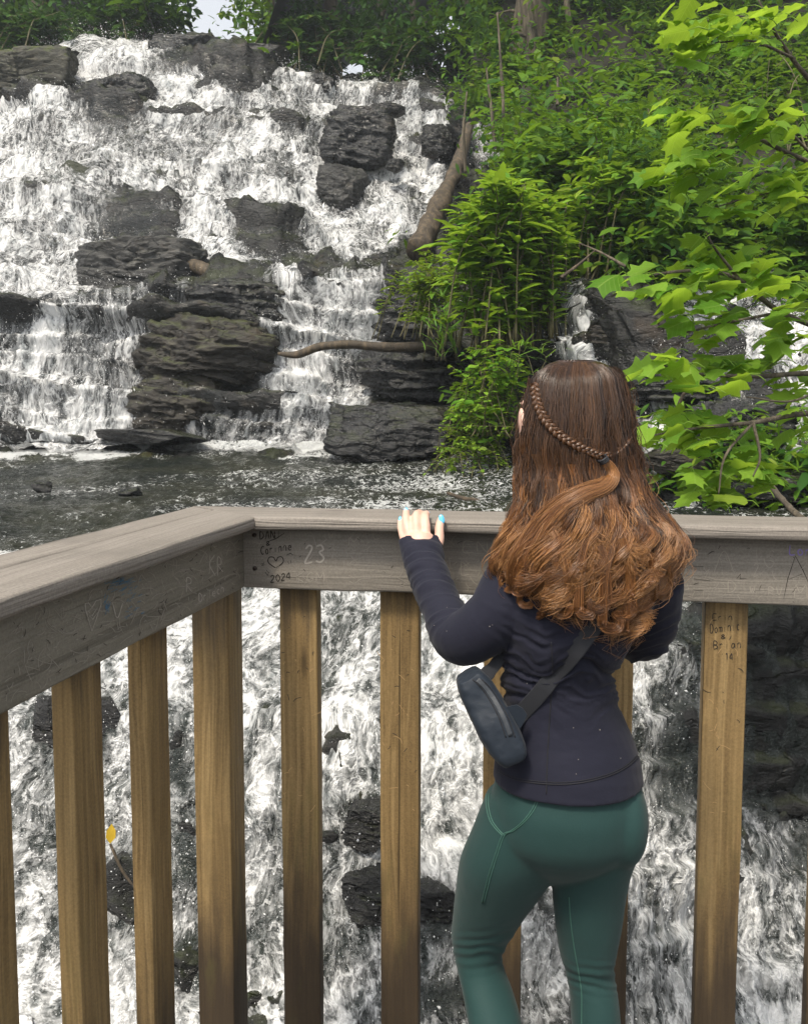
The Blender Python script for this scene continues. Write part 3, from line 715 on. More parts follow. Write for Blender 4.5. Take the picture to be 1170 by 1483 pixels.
po = mesh('pool_water', PG.reshape(-1, 3), grid_faces(*PG.shape[:2]), M_pool, attrs={'cover': PC.ravel()})
tag(po, kind='structure')

# ---- flying drops and torn threads of water
def spray(name, rows, count, size, seed, mat, stretch=2.4, hop=.08):
    r = np.random.default_rng(seed)
    sl = slice(*rows); cv = cover[sl]; dd = GD[sl]
    cell = np.linalg.norm(np.cross(np.gradient(BASE[sl], axis=0), np.gradient(BASE[sl], axis=1)), axis=-1)
    inside = (GX[sl] > -60) & (GX[sl] < 1230)
    w = np.clip(cv - .12, 0, 1) ** .8 * inside * cell / dd ** 2 
    w = w.ravel() / w.sum()
    idx = r.choice(len(w), count, p=w)
    P = WAT[sl].reshape(-1, 3)[idx] + r.normal(0, 1, (count, 3)) * (.012 * dd.ravel()[idx])[:, None] * .6
    nn = NRM[sl].reshape(-1, 3)[idx]
    P = P + nn * (np.abs(r.normal(0, hop, count)) * np.minimum(1, dd.ravel()[idx] / 10))[:, None]
    dwn = np.gradient(BASE, axis=0)[sl].reshape(-1, 3)[idx]; dwn /= np.linalg.norm(dwn, axis=1, keepdims=True) + 1e-9
    dirv = dwn + r.normal(0, .45, (count, 3)); dirv /= np.linalg.norm(dirv, axis=1, keepdims=True)
    side = np.cross(dirv, nn + r.normal(0, .5, (count, 3))); side /= np.linalg.norm(side, axis=1, keepdims=True) + 1e-9
    up = np.cross(side, dirv)
    s = size * np.exp(r.normal(0, .55, count)) * dd.ravel()[idx]
    a = dirv * (s * stretch * r.uniform(.4, 1.3, count))[:, None]; b = side * (s * .5)[:, None]; c = up * (s * .5)[:, None]
    V = np.stack([P + a, P + b, P + c, P - b, P - c, P - a], 1).reshape(-1, 3)
    T = np.array([[0, 1, 2], [0, 2, 3], [0, 3, 4], [0, 4, 1], [5, 2, 1], [5, 3, 2], [5, 4, 3], [5, 1, 4]])
    Fc = (np.arange(count)[:, None, None] * 6 + T[None]).reshape(-1, 3)
    return tag(mesh(name, V, Fc, mat, smooth=False), kind='stuff')
t = NT('water_drops'); t.set(base=(.74, .74, .735), rough=.35, spec=.5); M_drop = t.m
spray('waterfall_spray', (r7, SH[0]), 70000, .0003, 11, M_drop, 1.7, .05)
spray('cascade_spray', (0, r5), 12000, .0005, 12, M_drop, 1.5, .05)
# scattered droplets flying in front of the dark rocks of the lower cascade
rr = np.random.default_rng(5); n = 3600
X_ = np.where(rr.random(n) < .55, rr.uniform(10, 300, n), rr.uniform(400, 1010, n)); Y_ = rr.uniform(900, 1480, n)
D_ = depth_at(X_, Y_) - rr.uniform(.02, .35, n); Pd = PT(X_, Y_, D_); sz = np.exp(rr.normal(0, .6, n)) * .0011
T = np.array([[0, 1, 2], [0, 2, 3], [0, 3, 4], [0, 4, 1], [5, 2, 1], [5, 3, 2], [5, 4, 3], [5, 1, 4]])
off = np.array([[0, 0, 1.3], [1, 0, 0], [0, 1, 0], [-1, 0, 0], [0, -1, 0], [0, 0, -1.3]])
tag(mesh('flying_droplets', (Pd[:, None] + off[None] * sz[:, None, None]).reshape(-1, 3), (np.arange(n)[:, None, None] * 6 + T[None]).reshape(-1, 3), M_drop), kind='stuff')
# =================================================================== boulders, logs and sticks
def ico(sub):
    bm = bmesh.new(); bmesh.ops.create_icosphere(bm, subdivisions=sub, radius=1)
    V = np.array([v.co[:] for v in bm.verts]); Fc = np.array([[v.index for v in f.verts] for f in bm.faces]); bm.free()
    return V, Fc
ICO = {k: ico(k) for k in (2, 3, 4, 5, 6)}
M_dark = rock_mat('dark_wet_stone', (.0035, .0035, .0045), (.013, .013, .0135), (.046, .045, .043), .2, .28, .5)
M_slab = rock_mat('grey_slab_stone', (.013, .0135, .0135), (.050, .049, .047), (.12, .117, .108), .12, .5, .35)
M_brownrock = rock_mat('brown_wet_stone', (.006, .0055, .005), (.025, .021, .016), (.075, .066, .05), .45, .45, .4)
M_mossrock = rock_mat('mossy_stone', (.015, .015, .012), (.05, .048, .038), (.12, .115, .09), .95, .6, .3)
def boulder(X, Y, d, hw, hh, label, mat, seed, deep=.8, flat=.25, sub=6, tilt=0., facets=11, layer=0., group=None, name='boulder', block=0.):
    r = np.random.default_rng(seed)
    V, Fc = ICO[sub]
    n = r.normal(0, 1, (facets, 3)); n /= np.linalg.norm(n, axis=1, keepdims=True)
    n = np.concatenate([n, [[0, 0, 1], [0, 0, -1], [1, 0, 0], [-1, 0, 0], [0, -1, 0]]]); h = np.concatenate([r.uniform(.62, .95, facets), [.8, .9, .96, .96, .9]])
    dt = V @ n.T
    rad = np.min(np.where(dt > .05, h[None] / np.maximum(dt, .05), 9), 1); rad = np.minimum(rad, 1.25)
    P = V * rad[:, None]
    if block: P = P * (1 - block) + block * .9 * V / (np.abs(V) ** 7).sum(1)[:, None] ** (1 / 7)
    P /= np.abs(P).max(0)
    if layer: P[:, :2] *= (1 - layer * .5 + layer * np.abs(((P[:, 2:] * 2.6 + .3 * fbm(P * 1.5, 2, .5, seed)[:, None]) % 1) - .5))
    s = hw * d / F; P = P * np.array([s, s * deep, hh * d / F])
    c, s_ = math.cos(tilt), math.sin(tilt); P = P @ np.array([[c, 0, s_], [0, 1, 0], [-s_, 0, c]])
    sz = hw * d / F
    nv = P / (np.linalg.norm(P, axis=1, keepdims=True) + 1e-9)
    ctr = PT(X, Y, d)
    dsp = fbm((P + ctr) * 1.1 / sz, 5, .55, seed) * .15 + ridge((P * [1, 1, 2.8] + ctr) * 2.6 / sz, 5, .62, seed + 3) * .07 + (((P[:, 2] + .25 * P[:, 0] + .1 * sz * fbm(P * 2 / sz, 2, .5, seed + 8)) / sz * 4.5) % 1 - .5) * .045
    lay_ = (P[:, 2] + .16 * P[:, 0] + .10 * sz * fbm(P * 1.6 / sz, 3, .5, seed + 9)) / (min(sz, hh * d / F * 1.5) * .20) + 50
    i_ = np.floor(lay_).astype(np.int64); z_ = i_ * 0; f_ = lay_ - i_
    sec = np.floor(fbm(P * 1.3 / sz, 2, .5, seed + 12) * 5).astype(np.int64)
    ter = (_h(i_, sec, z_, seed) - .5) * .12 - .04 * np.exp(-(np.minimum(f_, 1 - f_) / .09) ** 2)
    flatw = 1 - np.abs(nv[:, 2]) ** 3
    dsp = dsp + ter * flatw
    P = P + nv * (dsp * min(sz, hh * d / F * 1.6))[:, None]
    o = mesh(name, P + ctr, Fc, mat, loc=ctr.tolist())
    return tag(o, label, 'rock', group)
R = boulder
R(205, 394, 13.15, 102, 42, 'broad pale grey slab boulder lying on the middle ledge beside a driftwood log', M_slab, 1, .7, tilt=.08, sub=6, facets=12, block=.25)
R(306, 512, 11.65, 104, 56, 'largest dark brown boulder standing in the lower fall', M_brownrock, 2, .8, sub=6, layer=.1, facets=20, block=.5)
R(262, 586, 11.45, 74, 52, 'dark mossy block under the largest brown boulder just above the pool', M_brownrock, 222, .8, sub=6, layer=.1, facets=18, block=.5, tilt=.15)
R(345, 444, 11.9, 80, 36, 'layered dark boulder stacked on top of the largest brown boulder', M_dark, 3, .7, sub=6, layer=.2, block=.5)
R(395, 500, 11.9, 34, 30, 'dark block leaning against the right flank of the largest brown boulder', M_brownrock, 33, .7, sub=6, block=.3)
R(345, 113, 20.65, 60, 27, 'blue black boulder near the top of the falls below the gap of sky', M_dark, 4, .8, tilt=-.1, block=.4)
R(165, 154, 19.25, 60, 32, 'dark boulder splitting the upper left of the falls', M_dark, 5, .8, tilt=.1, block=.4)
R(185, 200, 18.45, 34, 22, 'smaller dark boulder just under the one splitting the upper left falls', M_dark, 55, .8)
R(517, 204, 17.95, 50, 40, 'dark square boulder in the upper right of the falls with water down its left', M_dark, 6, .8, tilt=-.12, block=.4)
R(498, 278, 17.15, 34, 32, 'thinly washed grey boulder below the dark square one', M_slab, 66, .6)
R(275, 86, 21.55, 56, 20, 'low dark boulder on the crest under the left side of the sky gap', M_dark, 7, .8)
R(365, 84, 21.7, 50, 15, 'flat grey boulder on the crest under the right side of the sky gap', M_slab, 77, .8)
R(30, 118, 19.6, 84, 34, 'olive mossy boulder at the top left edge of the falls', M_mossrock, 8, .8, tilt=.15)
R(566, 624, 10.35, 88, 38, 'smooth rounded dark boulder at the pool edge right of the lower fall', M_dark, 9, .8, facets=5, sub=6)
R(600, 540, 11.1, 86, 40, 'layered black ledge rock above the smooth rounded boulder', M_dark, 10, .6, layer=.3, sub=6)
R(610, 455, 11.7, 70, 40, 'layered black rock under the low plants beside the falls', M_dark, 110, .6, layer=.3, sub=6)
R(470, 123, 20.2, 19, 14, 'small round black rock in the right arm of the crest', M_dark, 11)
R(225, 632, 10.7, 80, 12, 'long flat black rock awash at the foot of the largest boulder', M_dark, 12, .6)
R(638, 206, 18.1, 24, 22, 'small dark rock at the right rim beside the leaning dead trunk', M_dark, 13)
R(568, 158, 19, 18, 10, 'little black rock poking out of the white water near the right crest', M_dark, 14)
R(572, 240, 17.2, 14, 8, 'tiny dark rock at the right of the square boulder', M_dark, 15)
R(893, 486, 8.5, 38, 15, 'flat stone in the small right hand cascade', M_brownrock, 19, .9)
R(912, 448, 9.1, 54, 24, 'black ledge at the right of the small cascade behind the head', M_dark, 201, .8, layer=.2, block=.4)
R(1000, 556, 7.9, 84, 26, 'long black ledge between two thin cascades behind the bright leaves', M_dark, 202, .8, layer=.2, block=.4)
R(1065, 622, 6.6, 88, 42, 'black overhanging rock behind the bright leaves on the right', M_dark, 21, .7, layer=.15, sub=6)
R(1120, 708, 6.0, 110, 40, 'low black rock just above the right end of the railing', M_dark, 22, .6, sub=6)
R(975, 668, 6.4, 46, 18, 'grey stone between the hair and the bright leaves', M_brownrock, 23)
R(885, 628, 7.2, 40, 40, 'dark stepped rock at the right of the small cascade', M_dark, 24, layer=.3)
R(535, 1192, 2.93, 40, 32, 'round wet boulder seen between the second and third uprights', M_dark, 25, .8, facets=5)
R(545, 1302, 2.8, 48, 44, 'dripping black boulder below the round wet one', M_dark, 26, .7)
R(628, 1318, 2.78, 36, 46, 'black boulder just right of the third upright', M_dark, 27, .7)
R(655, 1446, 2.68, 76, 30, 'flat glossy boulder at the feet of the woman below the deck', M_dark, 28, .7)
R(270, 1235, 2.93, 26, 62, 'tall black rock behind the corner upright', M_dark, 29, .8)
R(200, 1300, 2.86, 40, 46, 'broken dark rock with a twig on it between the left uprights', M_brownrock, 30, .8)
R(155, 1065, 3.14, 22, 60, 'black rock flecked with drops between the first left uprights', M_dark, 31, .8)
R(70, 1058, 3.16, 20, 56, 'dark rock at the far left below the handrail', M_dark, 32, .8)
R(62, 704, 7.1, 13, 9, 'small dark stone sitting in the pool at the left', M_dark, 34, sub=4)
R(190, 712, 6.8, 18, 7, 'flat dark stone awash in the middle of the pool', M_dark, 35, sub=4)
R(1130, 1010, 3.62, 66, 150, 'tall black bank rock at the lower right behind the railing', M_dark, 36, .35, layer=.25, sub=6)

M_log = NT('dead_wood'); _v = M_log.coord('Object'); _a = M_log.noise(M_log.n('Mapping', {'Vector': _v, 'Scale': (2.4, 2.4, .8), 'Rotation': (0, .25, 0)}).outputs[0], 5, 7, .72, .5)
M_log.set(base=M_log.ramp(_a, [(.3, (.02, .015, .010)), (.5, (.052, .038, .023)), (.7, (.135, .098, .058))]), rough=.75, normal=M_log.bump(_a, .8, .03)); M_log = M_log.m
M_bark = NT('bark'); _v = M_bark.coord('Object'); _a = M_bark.noise(M_bark.n('Mapping', {'Vector': _v, 'Scale': (7, 7, 1.3)}).outputs[0], 2, 7, .7, .4)
M_bark.set(base=M_bark.ramp(_a, [(.3, (.025, .02, .014)), (.5, (.085, .068, .045)), (.7, (.20, .165, .115))]), rough=.85, normal=M_bark.bump(_a, 1., .04)); M_bark = M_bark.m
def limb(name, pts, r, mat, label=None, cat=None, parent=None, k=10, n=30, rough=.12, seed=0, group=None):
    P = spline([PT(*p) for p in pts], n)
    rr = np.interp(np.linspace(0, 1, n), np.linspace(0, 1, len(r)), r)
    V, Fc = tube(P, rr, k)
    ri = np.concatenate([np.repeat(rr, k), rr[[0, -1]]])
    c = np.concatenate([np.repeat(P, k, 0), P[[0, -1]]])
    V = c + (V - c) * (1 + rough * 2 * fbm(V / (np.mean(rr) * 2.5), 3, .5, seed))[:, None]
    o = mesh(name, V, Fc, mat, parent, loc=None if parent else P[0].tolist())
    if label: tag(o, label, cat, group)
    return o
limb('fallen_log', [(680, 182, 17.0), (664, 235, 16.2), (640, 290, 15.0), (606, 362, 13.7)], [.09, .12, .15, .18], M_log, 'brown dead trunk leaning down the right rim of the falls', 'log', k=28, seed=1, n=90, rough=.2)
limb('driftwood_log', [(262, 376, 12.75), (300, 392, 12.6), (330, 405, 12.5), (362, 417, 12.4)], [.07, .11, .10, .05], M_log, 'short driftwood log beside the broad pale grey slab boulder', 'log', k=12, seed=2)
limb('driftwood_branch', [(403, 512, 10.7), (430, 514, 10.65), (465, 502, 10.6), (510, 499, 10.55), (560, 503, 10.5), (640, 500, 10.4)], [.02, .045, .05, .05, .055, .06], M_log, 'long bent driftwood branch caught across the right lower fall', 'branch', k=10, seed=3)
limb('stick', [(648, 714, 6.7), (672, 722, 6.5), (688, 724, 6.4), (704, 732, 6.25), (732, 742, 6.0)], [.012, .016, .013, .014, .01], M_log, 'dark thin stick lying in the pool near the handrail', 'stick', seed=4)
limb('stick', [(974, 607, 5.3), (985, 580, 5.25), (998, 556, 5.2)], [.012, .011, .009], M_log, 'pale stick propped between the hair and the bright leaves', 'stick', seed=5)
limb('twig', [(160, 1222, 2.66), (178, 1262, 2.64), (200, 1290, 2.62)], [.004, .005, .003], M_log, 'small pale twig on broken rock between the left uprights', 'twig', seed=6, k=6)
DS = 'dead stalks rising from the bank'
for pts, lab in (([(730, 262, 13.1), (729, 170, 13.2), (725, 90, 13.3), (720, 18, 13.4)], 'tallest bare dead stalk rising above the green shrub'),
                 ([(717, 215, 13.6), (711, 155, 13.6), (704, 98, 13.7)], 'second bare stalk just left of the tallest one'),
                 ([(674, 250, 14.2), (671, 190, 14.2), (676, 133, 14.3)], 'crooked bare stalk beside the leaning dead trunk'),
                 ([(807, 152, 15), (807, 112, 15.1)], 'short bare stalk in front of the wooded slope')):
    limb('dead_stalk', pts, [.028, .024, .012], M_bark, lab, 'stalk', k=6, seed=7, group=DS)
limb('bare_branch', [(905, 386, 8.7), (870, 366, 8.8), (838, 352, 8.9)], [.016, .012, .006], M_bark, 'thin bare branch between the shrub and the bright leaves', 'branch', k=6, seed=8)
limb('bare_branch', [(812, 402, 8.6), (835, 385, 8.6), (862, 362, 8.7)], [.018, .014, .006], M_log, 'pale bare branch sloping up beside the tall shrub', 'branch', k=6, seed=9)
limb('root', [(1108, 690, 4.9), (1125, 715, 4.8), (1150, 742, 4.6), (1175, 760, 4.4)], [.012, .016, .016, .014], M_bark, 'brown curved root over the low black rock', 'root', k=8, seed=10)
# =================================================================== leaves and plants
def tmpl_simple(w1, w2, droop=.22, cup=.05):
    V = np.array([(0, 0, 0), (0, .33, -droop * .1), (0, .68, -droop * .46), (0, 1, -droop),
                  (-w1, .34, cup - droop * .1), (-w2, .7, cup - droop * .46), (w1, .34, cup - droop * .1), (w2, .7, cup - droop * .46)])
    Fc = np.array([(0, 1, 4), (0, 6, 1), (1, 2, 4), (4, 2, 5), (1, 6, 2), (6, 7, 2), (2, 3, 5), (2, 7, 3)])
    return V, Fc
LANCE = tmpl_simple(.15, .13); OVAL = tmpl_simple(.24, .22, .15); RHODO = tmpl_simple(.15, .17, .3); SMALL = (np.array([(0, 0, 0), (-.26, .5, .05), (.26, .5, .05), (0, 1, -.1)]), np.array([(0, 2, 1), (1, 2, 3)]))
BLADE = (np.array([(-.03, 0, 0), (.03, 0, 0), (-.028, .4, .02), (.028, .4, .02), (-.018, .75, -.12), (.018, .75, -.12), (0, 1, -.34)]), np.array([(0, 1, 2), (1, 3, 2), (2, 3, 4), (3, 5, 4), (4, 5, 6)]))
def tmpl_tulip():
    h = [(0, 0), (.10, -.04), (.22, -.02), (.34, .03), (.47, .07), (.43, .17), (.37, .27), (.36, .34), (.43, .38), (.50, .43), (.59, .50), (.50, .54), (.40, .58), (.35, .64), (.33, .73), (.33, .84), (.35, .97), (.24, .92), (.12, .87), (0, .85)]
    bm = bmesh.new()
    mid = [(0, y) for y in (.84, .7, .56, .42, .28, .14)]
    for sgn in (1, -1):
        vs_ = [bm.verts.new((sgn * x, y, 0)) for x, y in h + mid[1:]]
        f = bm.faces.new(vs_ if sgn > 0 else vs_[::-1])
    bmesh.ops.remove_doubles(bm, verts=bm.verts, dist=1e-4)
    bmesh.ops.triangulate(bm, faces=bm.faces)
    bmesh.ops.subdivide_edges(bm, edges=[e for e in bm.edges if e.calc_length() > .22], cuts=1)
    bmesh.ops.triangulate(bm, faces=bm.faces)
    bm.verts.index_update()
    V = np.array([v.co[:] for v in bm.verts]); Fc = np.array([[v.index for v in f.verts] for f in bm.faces]); bm.free()
    return V, Fc
TULIP = tmpl_tulip()
def unit(a): return a / (np.linalg.norm(a, axis=-1, keepdims=True) + 1e-9)
def leaves(tm, pos, axis, nrm, size, bend=None, rng=None):
    """instances of leaf template tm: axis = direction of the midrib, nrm ~ upper side"""
    TV, TF = tm; n = len(pos)
    y = unit(axis); x = unit(np.cross(y, nrm)); z = np.cross(x, y)
    L = np.broadcast_to(TV[None], (n,) + TV.shape).copy()
    if bend is not None:      # bend: (n,2) droop along the midrib and fold across it
        L[..., 2] += -bend[:, :1] * L[..., 1] ** 2 + bend[:, 1:2] * np.abs(L[..., 0]) * 1.2 + .05 * np.sin(L[..., 0] * 9 + bend[:, :1] * 40) * L[..., 1]
    W = pos[:, None] + (L[..., :1] * x[:, None] + L[..., 1:2] * y[:, None] + L[..., 2:] * z[:, None]) * np.asarray(size)[:, None, None]
    Fc = np.arange(n)[:, None, None] * len(TV) + TF[None]
    return W.reshape(-1, 3), Fc.reshape(-1, 3)
def leaf_mat(name, a, b, trans, tw=.4, rough=.45, vein=False):
    t = NT(name)
    rnd = t.n('NewGeometry').outputs['Random Per Island']
    v = t.coord('Object'); nz = t.noise(v, 1.4, 3)
    f = t.math('ADD', t.math('MULTIPLY', rnd, .65), t.math('MULTIPLY', nz, .45))
    c = t.mix(t.range(f, .15, .95), a, b)
    c = t.mix(t.range(rnd, .955, .965, 0., .35), c, (.20, .17, .03))
    if vein:
        x, y, _z = t.n('SeparateXYZ', {0: t.attr('luv', 'Vector')}).outputs; ax_ = t.math('ABSOLUTE', x)
        rib = t.range(ax_, .008, .022, 1., 0.); lat = t.math('ABSOLUTE', t.math('SUBTRACT', t.math('FRACT', t.math('MULTIPLY', t.math('SUBTRACT', y, t.math('MULTIPLY', ax_, .75)), 6.)), .5))
        vn = t.math('MAXIMUM', rib, t.range(lat, .03, .09, .6, 0.))
        c = t.mix(t.math('MULTIPLY', vn, .55), c, (.30, .42, .10))
        t.set(normal=t.bump(t.math('ADD', vn, t.math('MULTIPLY', t.noise(v, 60, 3), .6)), .35, .002))
    t.set(base=c, rough=t.range(t.noise(v, 40, 3), .3, .7, rough - .1, rough + .12), spec=.16)
    tr = t.n('BsdfTranslucent', {'Color': t.mix(t.range(f, .15, .95), tuple(x * .7 for x in trans), trans)})
    mx = t.n('MixShader', {0: tw, 1: t.b.outputs[0], 2: tr.outputs[0]})
    t.t.links.new(mx.outputs[0], t.out.inputs[0])
    return t.m
M_tulip = leaf_mat('bright_lobed_leaf', (.065, .175, .014), (.185, .325, .034), (.40, .60, .045), .48, .5, True)
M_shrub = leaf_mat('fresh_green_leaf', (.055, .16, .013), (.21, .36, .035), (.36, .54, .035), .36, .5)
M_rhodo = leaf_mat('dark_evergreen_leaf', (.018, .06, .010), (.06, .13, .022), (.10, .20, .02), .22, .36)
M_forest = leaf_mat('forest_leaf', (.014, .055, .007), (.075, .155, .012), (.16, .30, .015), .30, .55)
M_under = leaf_mat('undergrowth_leaf', (.022, .075, .008), (.115, .215, .016), (.22, .38, .02), .32, .55)
M_hang = leaf_mat('yellow_green_leaf', (.06, .15, .012), (.20, .30, .03), (.30, .42, .03), .32, .5)
M_grass = leaf_mat('grass_blade', (.05, .15, .012), (.16, .30, .04), (.25, .40, .04), .35, .5)
M_stem = plain('green_brown_stem', (.085, .075, .03), .7, .35, 40)
M_litter = plain('leaf_litter_soil', (.016, .014, .008), .95, .7, 7, .8)
def rnd_dirs(r, n, up=0.):
    d = r.normal(0, 1, (n, 3)); d[:, 2] += up; return unit(d)

# ---- wooded valley behind the falls
gx = np.arange(-46, 44, .7); gy = np.arange(21.5, 62, .7); XX, YY = np.meshgrid(gx, gy)
xc = -6.2 * YY / 30 + .3 * np.sin(YY * .3)
side = np.abs(XX - xc) - .9 - (YY - 22) * .02
hz = 9.2 + (YY - 22) * .10 + np.where(XX > xc, 9.0, 8.5) * (1 - np.exp(-np.maximum(side, 0) / 3.2)) + np.maximum(side, 0) * .35
hz += fbm(np.stack([XX, YY, XX * 0], -1) * .35, 3, .5, 71) * .7
HB = np.stack([XX, YY, hz], -1)
tag(mesh('wooded_hill', HB.reshape(-1, 3), grid_faces(*HB.shape[:2]), M_litter), kind='structure')
g = mesh('ground', [(-400, -400, -3), (400, -400, -3), (400, 400, -3), (-400, 400, -3)], [(0, 1, 2, 3)], M_litter); tag(g, kind='structure')

# ---- soil and undergrowth on the right bank
r = np.random.default_rng(21)
slope = (GX > 690) & ((GX > 760) | (kk > 12.9)) & (kk > 11.3) & (cover < .2) & (GX < 1500)
hill_sel = np.argwhere(slope & (sstep(640, 760, GX) * 1. + (kk > 12.4) > .4))
SOIL = BASE + NRM * (big * .6 + .12 + .1 * small)[..., None]
f = GF[slope.ravel()[GF].all(1)]; used = np.unique(f); re = np.full(GX.size, -1); re[used] = np.arange(len(used))
tag(mesh('forest_floor', SOIL.reshape(-1, 3)[used], re[f], M_litter), kind='structure')
def patchy(P, scale, lo, hi, seed): return sstep(lo, hi, fbm(P * scale, 3, .5, seed))
def cover_leaves(name, cand, P0, N0, count, size, tm, mat, seed, lift=.35, cluster=.16, up=1.2, per=6, patch=(.8, -.12, .3)):
    """clumps of leaves standing on a slope"""
    r = np.random.default_rng(seed)
    P = P0.reshape(-1, 3)[cand]; w = (np.linalg.norm(P - [0, 0, HC], axis=1) ** -1.2) * (.06 + patchy(P, *patch, seed))
    idx = r.choice(len(cand), count // per, p=w / w.sum())
    c = P[idx] + r.normal(0, .12, (len(idx), 3)); nn = N0.reshape(-1, 3)[cand][idx]
    hgt = np.abs(r.normal(0, lift, len(idx))) * (.3 + patchy(c, 1.1, -.2, .4, seed + 1))
    c = c + (nn * .5 + np.array([0, 0, .7])) * hgt[:, None]
    pos = np.repeat(c, per, 0) + r.normal(0, cluster, (len(c) * per, 3)) * [1, 1, .55]
    ax = unit(np.concatenate([r.normal(0, 1, (len(pos), 2)), r.normal(-.2, .35, (len(pos), 1))], 1)); ax[:, 1] -= .35
    nm = rnd_dirs(r, len(pos)) * .55 + np.array([0, -.25, 1.])
    sz = size * np.exp(r.normal(0, .3, len(pos)))
    V, Fc = leaves(tm, pos, ax, nm, sz)
    return tag(mesh(name, V, Fc, mat), kind='stuff')
flat = np.flatnonzero(slope.ravel() & (GX.ravel() > 680))
cover_leaves('undergrowth', flat, SOIL, NRM, 62000, .17, OVAL, M_under, 31)
cover_leaves('undergrowth', flat, SOIL, NRM, 26000, .13, LANCE, M_forest, 32, .7, .2)
hN = gnormals(HB); hN = hN * np.sign(hN[..., 2:3])
vis = np.flatnonzero((YY.ravel() < 45) & (np.abs(XX.ravel()) < 24) & (side.ravel() > .2))
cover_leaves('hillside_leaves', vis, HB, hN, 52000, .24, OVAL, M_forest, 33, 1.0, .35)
bankm = np.flatnonzero(((GX > 540) & (GX < 1240) & (kk > 7.2) & (kk < 11.6) & (cover < .06) & (fbm(BASE * .9, 3, .5, 78) > .12)).ravel())
cover_leaves('bank_ferns', bankm, ROCK, NRM, 5200, .11, LANCE, M_under, 34, .12, .08)

# ---- trees
def leafball(acc, r, c, rad, n, tm, size, flat=.75, hole=.55):
    d = rnd_dirs(r, n) * (r.random((n, 1)) ** .45) * rad * np.array([1, 1, flat])
    p = c + d
    keep = fbm(p * (1.6 / np.mean(rad)) , 3, .55, int(r.integers(999))) > -hole + .3
    p = p[keep]
    ax = unit(d[keep] * .6 + r.normal(0, .6, p.shape) + [0, 0, -.35]); nm = rnd_dirs(r, len(p)) * .7 + [0, 0, 1]
    V, Fc = leaves(tm, p, ax, nm, size * np.exp(r.normal(0, .25, len(p))))
    acc.add(V, Fc)
def tree(name, X, Y, d, rpx, lean, height, label, mat, crown=(3., 5, 700), size=.16, tm=OVAL, seed=0, group='trees on the slopes above the falls', low=None, cat='tree'):
    """trunk rising from photo point (X,Y) at depth d; lean = sideways drift of the top in metres; crown of several leaf masses"""
    r = np.random.default_rng(seed); b = PT(X, Y, d); t = empty(name, b.tolist()); tag(t, label, cat, group)
    rad = rpx * d / F
    ts = np.linspace(0, 1, 26)[:, None]
    P = b + np.array([lean, 0, height]) * ts ** np.array([1.4, 1, 1]) + np.c_[fbm(np.c_[ts * 3, ts * 0, ts * 0 + seed], 2), fbm(np.c_[ts * 3, ts * 0 + 5, ts * 0 + seed], 2), ts * 0] * rad * 1.6
    P[0, 2] -= .5
    V, Fc = tube(P, rad * (1.15 - .75 * ts[:, 0]) * (1 + .4 * np.exp(-ts[:, 0] * 22)), 12)
    br = Acc(); br.add(V, Fc)
    cr = Acc(); R0, nb, nl = crown
    for k in range(nb):
        h = r.uniform(.5, 1.0); p0 = P[int(h * 25)]; a = r.uniform(0, 6.28)
        c = p0 + np.array([math.cos(a) * R0 * .75, math.sin(a) * R0 * .6, r.uniform(.1, .35) * R0])
        V, Fc = tube(spline([p0, (p0 + c) / 2 + [0, 0, .25 * R0 * .3], c], 8), np.linspace(rad * .35, rad * .08, 8), 6); br.add(V, Fc)
        leafball(cr, r, c, R0 * r.uniform(.45, .7), nl, tm, size)
    for (lx, ly, ld, lr, ln) in (low or []):
        c = PT(lx, ly, ld); i = int(np.argmin(np.abs(P[:, 2] - c[2] - .3)))
        V, Fc = tube(spline([P[i], (P[i] + c) / 2 + [0, 0, .12], c], 8), np.linspace(min(rad * .3, .05), .008, 8), 6); br.add(V, Fc)
        leafball(cr, r, c, lr * ld / F, ln, tm, size * .9)
    br.build('trunk', M_bark, t); cr.build('crown', mat, t)
    return t
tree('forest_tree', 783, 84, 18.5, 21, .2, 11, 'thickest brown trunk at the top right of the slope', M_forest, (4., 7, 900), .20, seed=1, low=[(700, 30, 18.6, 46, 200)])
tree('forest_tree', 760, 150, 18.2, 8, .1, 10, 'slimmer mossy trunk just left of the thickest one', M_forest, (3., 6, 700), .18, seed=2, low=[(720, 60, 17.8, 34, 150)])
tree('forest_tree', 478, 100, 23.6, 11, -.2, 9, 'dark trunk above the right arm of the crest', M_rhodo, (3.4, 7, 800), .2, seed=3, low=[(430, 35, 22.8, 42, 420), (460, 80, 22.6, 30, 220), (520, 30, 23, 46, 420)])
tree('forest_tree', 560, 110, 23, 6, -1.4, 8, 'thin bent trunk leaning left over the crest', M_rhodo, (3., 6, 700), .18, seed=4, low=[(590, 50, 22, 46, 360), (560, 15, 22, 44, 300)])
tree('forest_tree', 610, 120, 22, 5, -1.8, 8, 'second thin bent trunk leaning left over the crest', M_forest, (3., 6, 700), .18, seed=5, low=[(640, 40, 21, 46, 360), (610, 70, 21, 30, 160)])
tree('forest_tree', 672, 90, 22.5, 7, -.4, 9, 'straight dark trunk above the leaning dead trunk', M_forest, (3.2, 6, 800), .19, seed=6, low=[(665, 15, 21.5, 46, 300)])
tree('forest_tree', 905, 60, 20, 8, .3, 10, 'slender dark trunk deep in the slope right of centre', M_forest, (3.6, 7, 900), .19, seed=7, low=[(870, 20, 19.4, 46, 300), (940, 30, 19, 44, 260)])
tree('forest_tree', 1062, 70, 18.4, 14, .2, 11, 'grey trunk behind the topmost bright leaves', M_forest, (3.8, 7, 900), .19, seed=8, low=[(1010, 60, 17.5, 50, 260), (1120, 50, 17.5, 50, 260)])
